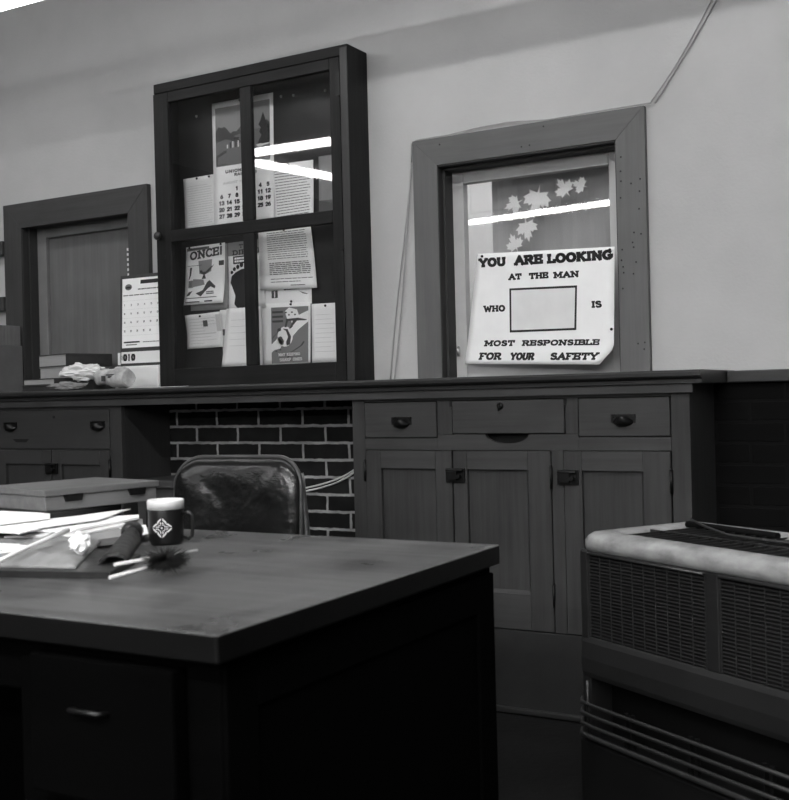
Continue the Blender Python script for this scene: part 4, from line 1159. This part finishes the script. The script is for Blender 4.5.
def desk_sheet(name, label, pts, z, mat, th=.002, group=None, bend=0.0, cat='paper', seed=0):
    """flat or gently bent sheet, outline in (x, y)"""
    bm = B(); add_prism(bm, [(x, y, z) for x, y in pts], (0, 0, th))
    if bend:
        bmesh.ops.triangulate(bm, faces=bm.faces)
        bmesh.ops.subdivide_edges(bm, edges=bm.edges, cuts=3, use_grid_fill=True)
        for v in bm.verts: v.co.z += bend * (.5 + .5 * noise.noise(Vector((v.co.x * 9 + seed, v.co.y * 9, seed))))
    return tag(obj(name, bm, M[mat] if isinstance(mat, str) else mat), label, cat, group)
GD = 'papers spread on the desk'
desk_sheet('binder', 'dark flat binder under the grey cloth at the left front of the desk', [(-1.46, 1.09), (-1.165, 1.175), (-1.255, 1.335), (-1.60, 1.40)], Z0 + .0003, 'leather', .010, None, 0, 'binder')
desk_sheet('folder', 'grey folder fanned out below the white sheets behind the mug', [(-1.67, 1.36), (-1.50, 1.375), (-1.425, 1.372), (-1.428, 1.530), (-1.585, 1.695), (-1.678, 1.695)], Z0 + .001, 'folder', .012, GD, .006, 'folder', 3)
desk_sheet('paper_sheet', 'white sheets in a fan on the grey folder, points towards the mug', [(-1.66, 1.39), (-1.53, 1.452), (-1.562, 1.660), (-1.600, 1.700), (-1.67, 1.60)], .784, 'paper', .004, GD, .004, 'paper', 5)
desk_sheet('paper_sheet', 'second fanned white sheet lying lower in the fan beside the grey folder', [(-1.62, 1.375), (-1.50, 1.43), (-1.530, 1.60), (-1.585, 1.62)], .7795, 'paper2', .0035, GD, .003, 'paper', 9)
desk_sheet('paper_sheet', 'largest white sheet, its point reaching under the flat box', [(-1.85, 1.33), (-1.605, 1.350), (-1.545, 1.345), (-1.580, 1.430), (-1.575, 1.562), (-1.660, 1.740), (-1.676, 1.60), (-1.68, 1.525)], .792, 'paper', .002, GD, .004, 'paper', 12)
desk_sheet('paper_pad', 'thick white pad on top of the papers at left of the desk', [(-1.99, 1.30), (-1.690, 1.335), (-1.668, 1.408), (-1.658, 1.518), (-1.70, 1.529), (-1.98, 1.529)], .7985, 'paper', .010, None, 0, 'pad of paper')
desk_sheet('paper_sheet', 'small white sheet at the left edge before the large sheets', [(-1.53, 1.185), (-1.410, 1.190), (-1.432, 1.262), (-1.470, 1.300), (-1.56, 1.28)], .782, 'paper', .003, GD, .004, 'paper', 15)
desk_sheet('index_card', 'white card lying flat beside the base of the mug', [(-1.555, 1.585), (-1.512, 1.625), (-1.408, 1.520), (-1.400, 1.478)], Z0 + .0143, 'paper', .0012, None, 0, 'card')
# rumpled grey cloth wallet with its white rolled edge
cw = thing('cloth_wallet', 'rumpled grey cloth wallet with a white rolled edge at the front of the pile', 'wallet', (-1.35, 1.25, .776))
bm = B()
TL, TR, BR, BL = Vector((-1.545, 1.425)), Vector((-1.45, 1.45)), Vector((-1.238, 1.180)), Vector((-1.43, 1.125))
nu, nv = 24, 24; g = []; g2 = []
for j in range(nv + 1):
    row = []; row2 = []
    for i in range(nu + 1):
        u, v = i / nu, j / nv
        p = (BL * (1 - u) + BR * u) * (1 - v) + (TL * (1 - u) + TR * u) * v
        h = .010 + .010 * noise.noise(Vector((p.x * 18, p.y * 18, 4))) + .006 * noise.noise(Vector((p.x * 45, p.y * 40, 1)))
        e = min(u, 1 - u, v, 1 - v) * 8
        h = max(.0015, h * min(1, e + .25))
        row.append(bm.verts.new((p.x, p.y, .776 + h))); row2.append(bm.verts.new((p.x, p.y, .7758)))
    g.append(row); g2.append(row2)
for j in range(nv):
    for i in range(nu):
        f_ = bm.faces.new((g[j][i], g[j][i + 1], g[j + 1][i + 1], g[j + 1][i])); f_.smooth = True
        bm.faces.new((g2[j][i], g2[j + 1][i], g2[j + 1][i + 1], g2[j][i + 1]))
for j in range(nv):
    bm.faces.new((g[j][0], g[j + 1][0], g2[j + 1][0], g2[j][0])); bm.faces.new((g[j][nu], g2[j][nu], g2[j + 1][nu], g[j + 1][nu]))
for i in range(nu):
    bm.faces.new((g[0][i], g2[0][i], g2[0][i + 1], g[0][i + 1])); bm.faces.new((g[nv][i], g[nv][i + 1], g2[nv][i + 1], g2[nv][i]))
obj('wallet_cloth', bm, M['cloth'], cw)
bm = B(); add_tube(bm, [(-1.30, 1.075, .792), (-1.345, 1.165, .797), (-1.385, 1.255, .802), (-1.428, 1.345, .806)], .006, 8, radii=[.003, .003, .004, .005]); obj('rolled_edge', bm, M['paper'], cw)
# black flap
lf = thing('leather_pouch', 'black curled leather pouch leaning beside the white crumpled tissue', 'pouch', (-1.25, 1.30, .776))
bm = B()
ring = []
nu, nv = 16, 12
g = []
for j in range(nv + 1):
    row = []
    for i in range(nu + 1):
        u, v = i / nu, j / nv
        base = Vector((-1.222, 1.240, .7775)).lerp(Vector((-1.358, 1.424, .7775)), v)
        a = PI * .95 * u
        w_ = .044 * (1 - .25 * v)
        hh = .026 * (.45 + .65 * v)
        row.append((base + Vector((-.83, -.55, 0)) * (-w_ * math.cos(a) * .5) + Vector((0, 0, hh * math.sin(a)))))
    g.append(row)
vo = [[bm.verts.new(p) for p in row] for row in g]
vi = [[bm.verts.new(Vector((p.x, p.y, max(.7766, p.z - .003)))) for p in row] for row in g]
for gg in (vo, vi):
    for j in range(nv):
        for i in range(nu):
            f_ = bm.faces.new((gg[j][i], gg[j][i + 1], gg[j + 1][i + 1], gg[j + 1][i])); f_.smooth = True
for j in range(nv):
    for i in (0, nu): bm.faces.new((vo[j][i], vo[j + 1][i], vi[j + 1][i], vi[j][i]))
for i in range(nu):
    for j in (0, nv): bm.faces.new((vo[j][i], vo[j][i + 1], vi[j][i + 1], vi[j][i]))
obj('pouch_flap', bm, M['leather'], lf)
bm = B(); bmesh.ops.create_icosphere(bm, subdivisions=3, radius=1)
for v in bm.verts: v.co = Vector((-1.366 + v.co.x * .016, 1.434 + v.co.y * .022, .796 + v.co.z * .018))
obj('pouch_end', bm, M['leather'], lf, smooth=True)
crumple('tissue', 'crumpled white tissue on the grey cloth wallet', 'tissue', (-1.322, 1.270, .7985), (.015, .014, .015), 5.5, M['paper'], 3, .55)
# whisk brush with two pale sticks
wb = thing('whisk_brush', 'small black bristle brush with pale sticks at the front right of the papers', 'brush', (-1.12, 1.24, Z0))
bm = B()
c = Vector((-1.112, 1.235, Z0 + .022))
for k in range(700):
    d = Vector((random.gauss(0, 1), random.gauss(0, 1), random.gauss(0, .8))).normalized()
    L_ = random.uniform(.022, .036)
    e = c + Vector((d.x * L_ * 1.15, d.y * L_ * 1.25, d.z * L_ * .72)); e.z = max(e.z, Z0 + .001)
    s_ = d.cross(Vector((.3, .5, .8))).normalized() * .0013
    t_ = d.cross(s_).normalized() * .0013
    a = [bm.verts.new(c + s_), bm.verts.new(c - s_ * .5 + t_), bm.verts.new(c - s_ * .5 - t_)]
    tip = bm.verts.new(e)
    for i in range(3): bm.faces.new((a[i], a[(i + 1) % 3], tip))
o_ = obj('bristles', bm, M['bristle'], wb)
bm = B(); add_tube(bm, [(-1.125, 1.135, Z0 + .0115), (-1.125, 1.25, Z0 + .015)], .0028, 8); obj('stick', bm, M['pencil'], wb)
bm = B(); add_tube(bm, [(-1.185, 1.205, Z0 + .016), (-1.165, 1.28, Z0 + .018), (-1.145, 1.345, Z0 + .020)], .0028, 8); obj('stick', bm, M['pencil'], wb)

# ================================================================== HEATER
ht = thing('gas_heater', 'dark metal room heater with worn rounded top and grilles, on the floor', 'heater', (-.877, 2.300, 0), math.atan2(-.517, .856))
LW, LD, LH = .80, .335, .715
bm = B()   # top shell: rounded rim with an open well
n = 6
def ringpts(ins, z):
    r = .04
    x0, x1, y0, y1 = ins, LW - ins, ins, LD - ins
    rr = max(.008, r - ins)
    pts = []
    for cx, cy, a in ((x1 - rr, y1 - rr, 0), (x0 + rr, y1 - rr, 90), (x0 + rr, y0 + rr, 180), (x1 - rr, y0 + rr, 270)):
        for (px, py) in arc(cx, cy, rr, rr, a, a + 90, n): pts.append((px, py, z))
    return pts
levels = [(.006, .672), (.000, .676), (-.004, .684), (-.003, .696), (.004, .706), (.016, .713), (.032, .7155), (.048, .7135), (.056, .708), (.057, .698)]
rings = [[bm.verts.new(p) for p in ringpts(i, z)] for i, z in levels]
N_ = len(rings[0])
for a, b in zip(rings, rings[1:]):
    for k in range(N_):
        f_ = bm.faces.new((a[k], a[(k + 1) % N_], b[(k + 1) % N_], b[k])); f_.smooth = True
bm.faces.new(list(reversed(rings[-1])))
obj('top_shell', bm, M['heater_top'], ht, local=True)
bm = B()   # louvres in the well of the top
for k in range(22):
    x = .075 + k * .030
    add_prism(bm, [(x, .062, .699), (x + .004, .062, .699), (x + .020, .062, .711), (x + .017, .062, .711)], (0, LD - .124, 0))
add_box(bm, .06, LW - .06, .150, .156, .700, .7115)
obj('top_louvres', bm, M['heater'], ht, local=True)
bm = B(); add_tube(bm, [(.050, LD - .055, .722), (.16, LD - .115, .720), (.27, LD - .165, .718), (.34, LD - .165, .717), (.62, LD - .145, .717)], .003, 8)
obj('top_wire', bm, M['heater_wire'], ht, local=True)
bm = B(); add_tube(bm, [(.06, LD - .075, .7145), (.33, LD - .085, .7145)], .0075, 10); obj('damper_rod', bm, M['heater_dark'], ht, local=True)
bm = B()   # body shell
add_box(bm, 0, .026, .0, LD, .20, .674); add_box(bm, LW - .026, LW, .0, LD, .20, .674); add_box(bm, .026, LW - .026, LD - .01, LD, .20, .674)
add_box(bm, .376, .412, 0, .02, .485, .674)
add_box(bm, .026, LW - .026, 0, .02, .665, .674)
obj('body_shell', bm, M['heater'], ht, local=True, bevel=.004)
bm = B()   # smooth panel under the grille
prof = [(.0, .398), (-.004, .41), (-.006, .44), (-.003, .475), (.002, .487), (.02, .487), (.02, .398)]
add_prism(bm, [(.004, y, z) for y, z in prof], (LW - .008, 0, 0)); obj('front_panel', bm, M['heater'], ht, local=True, bevel=.002)
bm = B(); add_box(bm, .026, LW - .026, .06, .07, .20, .674); obj('inner_plate', bm, M['heater_dark'], ht, local=True)
for (xa, xb) in ((.028, .375), (.413, .772)):
    bm = B()
    for k in range(25):
        z = .490 + k * .0073
        add_prism(bm, [(xa, .004, z), (xa, .0048, z + .0024), (xa, .011, z + .0050), (xa, .0105, z + .0030)], (xb - xa, 0, 0), 1)
    for k in range(11):
        x = xa + (xb - xa) * (k + .03) / 10.06
        add_box(bm, x - .0011, x + .0011, .0028, .0048, .488, .668)
    add_tube(bm, [(xa, .0, .668), (xb, .0, .668)], .0028, 6)
    obj('grille', bm, [M['heater_wire'], M['louvre']], ht, local=True)
bm = B()   # guard rails round the lower opening
for z in (.345, .322, .299, .276):
    r = .0042 if z > .28 else .006
    add_tube(bm, [(.03, .07, z), (-.006, .06, z), (-.016, .035, z), (-.012, .008, z), (.01, -.012, z), (.05, -.016, z), (.40, -.016, z), (.79, -.016, z)], r, 8)
obj('guard_rail', bm, M['heater_wire'], ht, local=True, smooth=True)
for x in (.150, .335, .52, .70):
    bm = B()
    for dx in (0, .018): add_box(bm, x + dx, x + dx + .007, -.013, -.004, .268, .352)
    obj('rail_bracket', bm, M['heater_dark'], ht, local=True)
bm = B(); add_tube(bm, [(.022, -.004, .27), (.022, -.004, .392)], .0035, 8); obj('side_rod', bm, M['heater_wire'], ht, local=True)
bm = B(); add_box(bm, -.004, LW, -.008, LD, .05, .262); add_box(bm, .02, LW - .02, .02, LD - .02, .0, .05); obj('base_box', bm, M['heater_base'], ht, local=True, bevel=.005)
bm = B(); add_box(bm, .03, LW - .03, .10, .20, .262, .40); obj('burner', bm, M['heater_dark'], ht, local=True)

# ================================================================== LAMPS
def lamp(label, p0, p1, z, skirt=.0, mat='tube', hang=True, wd=.07, ztop=None):
    p0 = Vector((p0[0], p0[1], z)); p1 = Vector((p1[0], p1[1], z))
    L_ = (p1 - p0).length; a = math.atan2(p1.y - p0.y, p1.x - p0.x)
    t = thing('ceiling_lamp', label, 'lamp', p0, a, 'fluorescent lamps of the office')
    bm = B(); add_box(bm, 0, L_, -wd, wd, .045, .10); obj('housing', bm, M['lamp'], t, local=True, bevel=.006)
    if skirt:  # skirts shaped to keep the added lamps' light off the upper wall
        bm = B()
        for s_ in (-1, 1): add_prism(bm, [(0, s_ * wd, .10), (0, s_ * (wd + .004), .10), (0, s_ * (wd + .06), -skirt), (0, s_ * (wd + .056), -skirt)], (L_, 0, 0))
        obj('reflector', bm, M['lamp'], t, local=True)
    bm = B(); add_prism(bm, [(.01, -wd * .85, .045), (.01, -wd * .75, .008), (.01, -wd * .4, 0), (.01, wd * .4, 0), (.01, wd * .75, .008), (.01, wd * .85, .045)], (L_ - .02, 0, 0)); obj('diffuser', bm, M[mat], t, local=True)
    if hang:
        zt = (ztop or ZC) - z
        for x in (.2, L_ - .2):
            bm = B(); add_tube(bm, [(x, 0, .10), (x, 0, zt)], .008, 8); obj('hanger', bm, M['iron'], t, local=True)
    return t
lamp('bright fluorescent lamp hanging close to the back wall at top left', (-5.2, 2.82), (-.4, 2.90), 2.50, 0, 'tube_old')
lamp('fluorescent lamp mirrored as the upper bright streak in the cabinet door', (-5.50, -.32), (-3.05, -.42), 3.0, 0, 'tube_worn')
lamp('fluorescent lamp mirrored as the lower bright streak in the cabinet door', (-5.72, -.60), (-5.42, -2.1), 3.0, 0, 'tube_worn')
lamp('fluorescent lamp mirrored as the streak in the poster window', (-5.9, -4.33), (-3.4, -3.94), 3.0, 0, 'tube_worn')
lamp('fluorescent lamp overhead near the camera on the right', (-2.0, .55), (1.3, .55), 3.33, 0, 'tube_mid')
lamp('fluorescent lamp overhead behind the camera on the right', (-1.9, -1.3), (1.4, -1.3), 2.62, .02)  # unseen lamp added for more light on desk and wall
lamp('long fluorescent lamp hanging well behind the camera', (-2.3, -3.2), (1.9, -3.2), 2.55, .01)  # added out of view as frontal fill for the back wall
lamp('long fluorescent lamp at the far end of the office behind the camera', (-2.3, -5.0), (1.9, -5.0), 2.55)  # second unseen row added for low frontal fill
lamp('short fluorescent lamp lighting the room behind the window', (-2.9, 5.0), (-1.3, 5.0), 2.9, 0, 'tube_b', True, .07, 3.2)  # unseen source added so the far room shows bright through the glass

# ================================================================== CAMERA
R = ((0.86453212, 0.50197086, -0.02468739), (-0.01943666, -0.01569028, -0.99968797), (-0.50220158, 0.8647422, -0.00380811))   # right, down, forward
cam = bpy.data.cameras.new('camera')
co = bpy.data.objects.new('camera', cam); COL.objects.link(co)
mm = Matrix(((R[0][0], -R[1][0], -R[2][0], 0), (R[0][1], -R[1][1], -R[2][1], 0), (R[0][2], -R[1][2], -R[2][2], HC), (0, 0, 0, 1)))
co.matrix_world = mm
cam.sensor_fit = 'VERTICAL'; cam.sensor_height = 36.0
cam.lens = 1110.0 / 800.0 * 36.0
cam.dof.use_dof = True; cam.dof.focus_distance = 3.9; cam.dof.aperture_fstop = 10.0
cam.clip_start = .02
S.camera = co

w = bpy.data.worlds.new('world'); S.world = w; w.use_nodes = True
w.node_tree.nodes['Background'].inputs[0].default_value = (.02, .02, .02, 1)
S.view_settings.view_transform = 'Standard'; S.view_settings.look = 'None'
S.view_settings.exposure = 0.88; S.view_settings.gamma = 1.0; S.view_settings.use_curve_mapping = False
try:
    S.cycles.use_denoising = True
    S.cycles.max_bounces = 10
    S.cycles.transparent_max_bounces = 16
    S.cycles.sample_clamp_indirect = 6
except Exception:
    pass
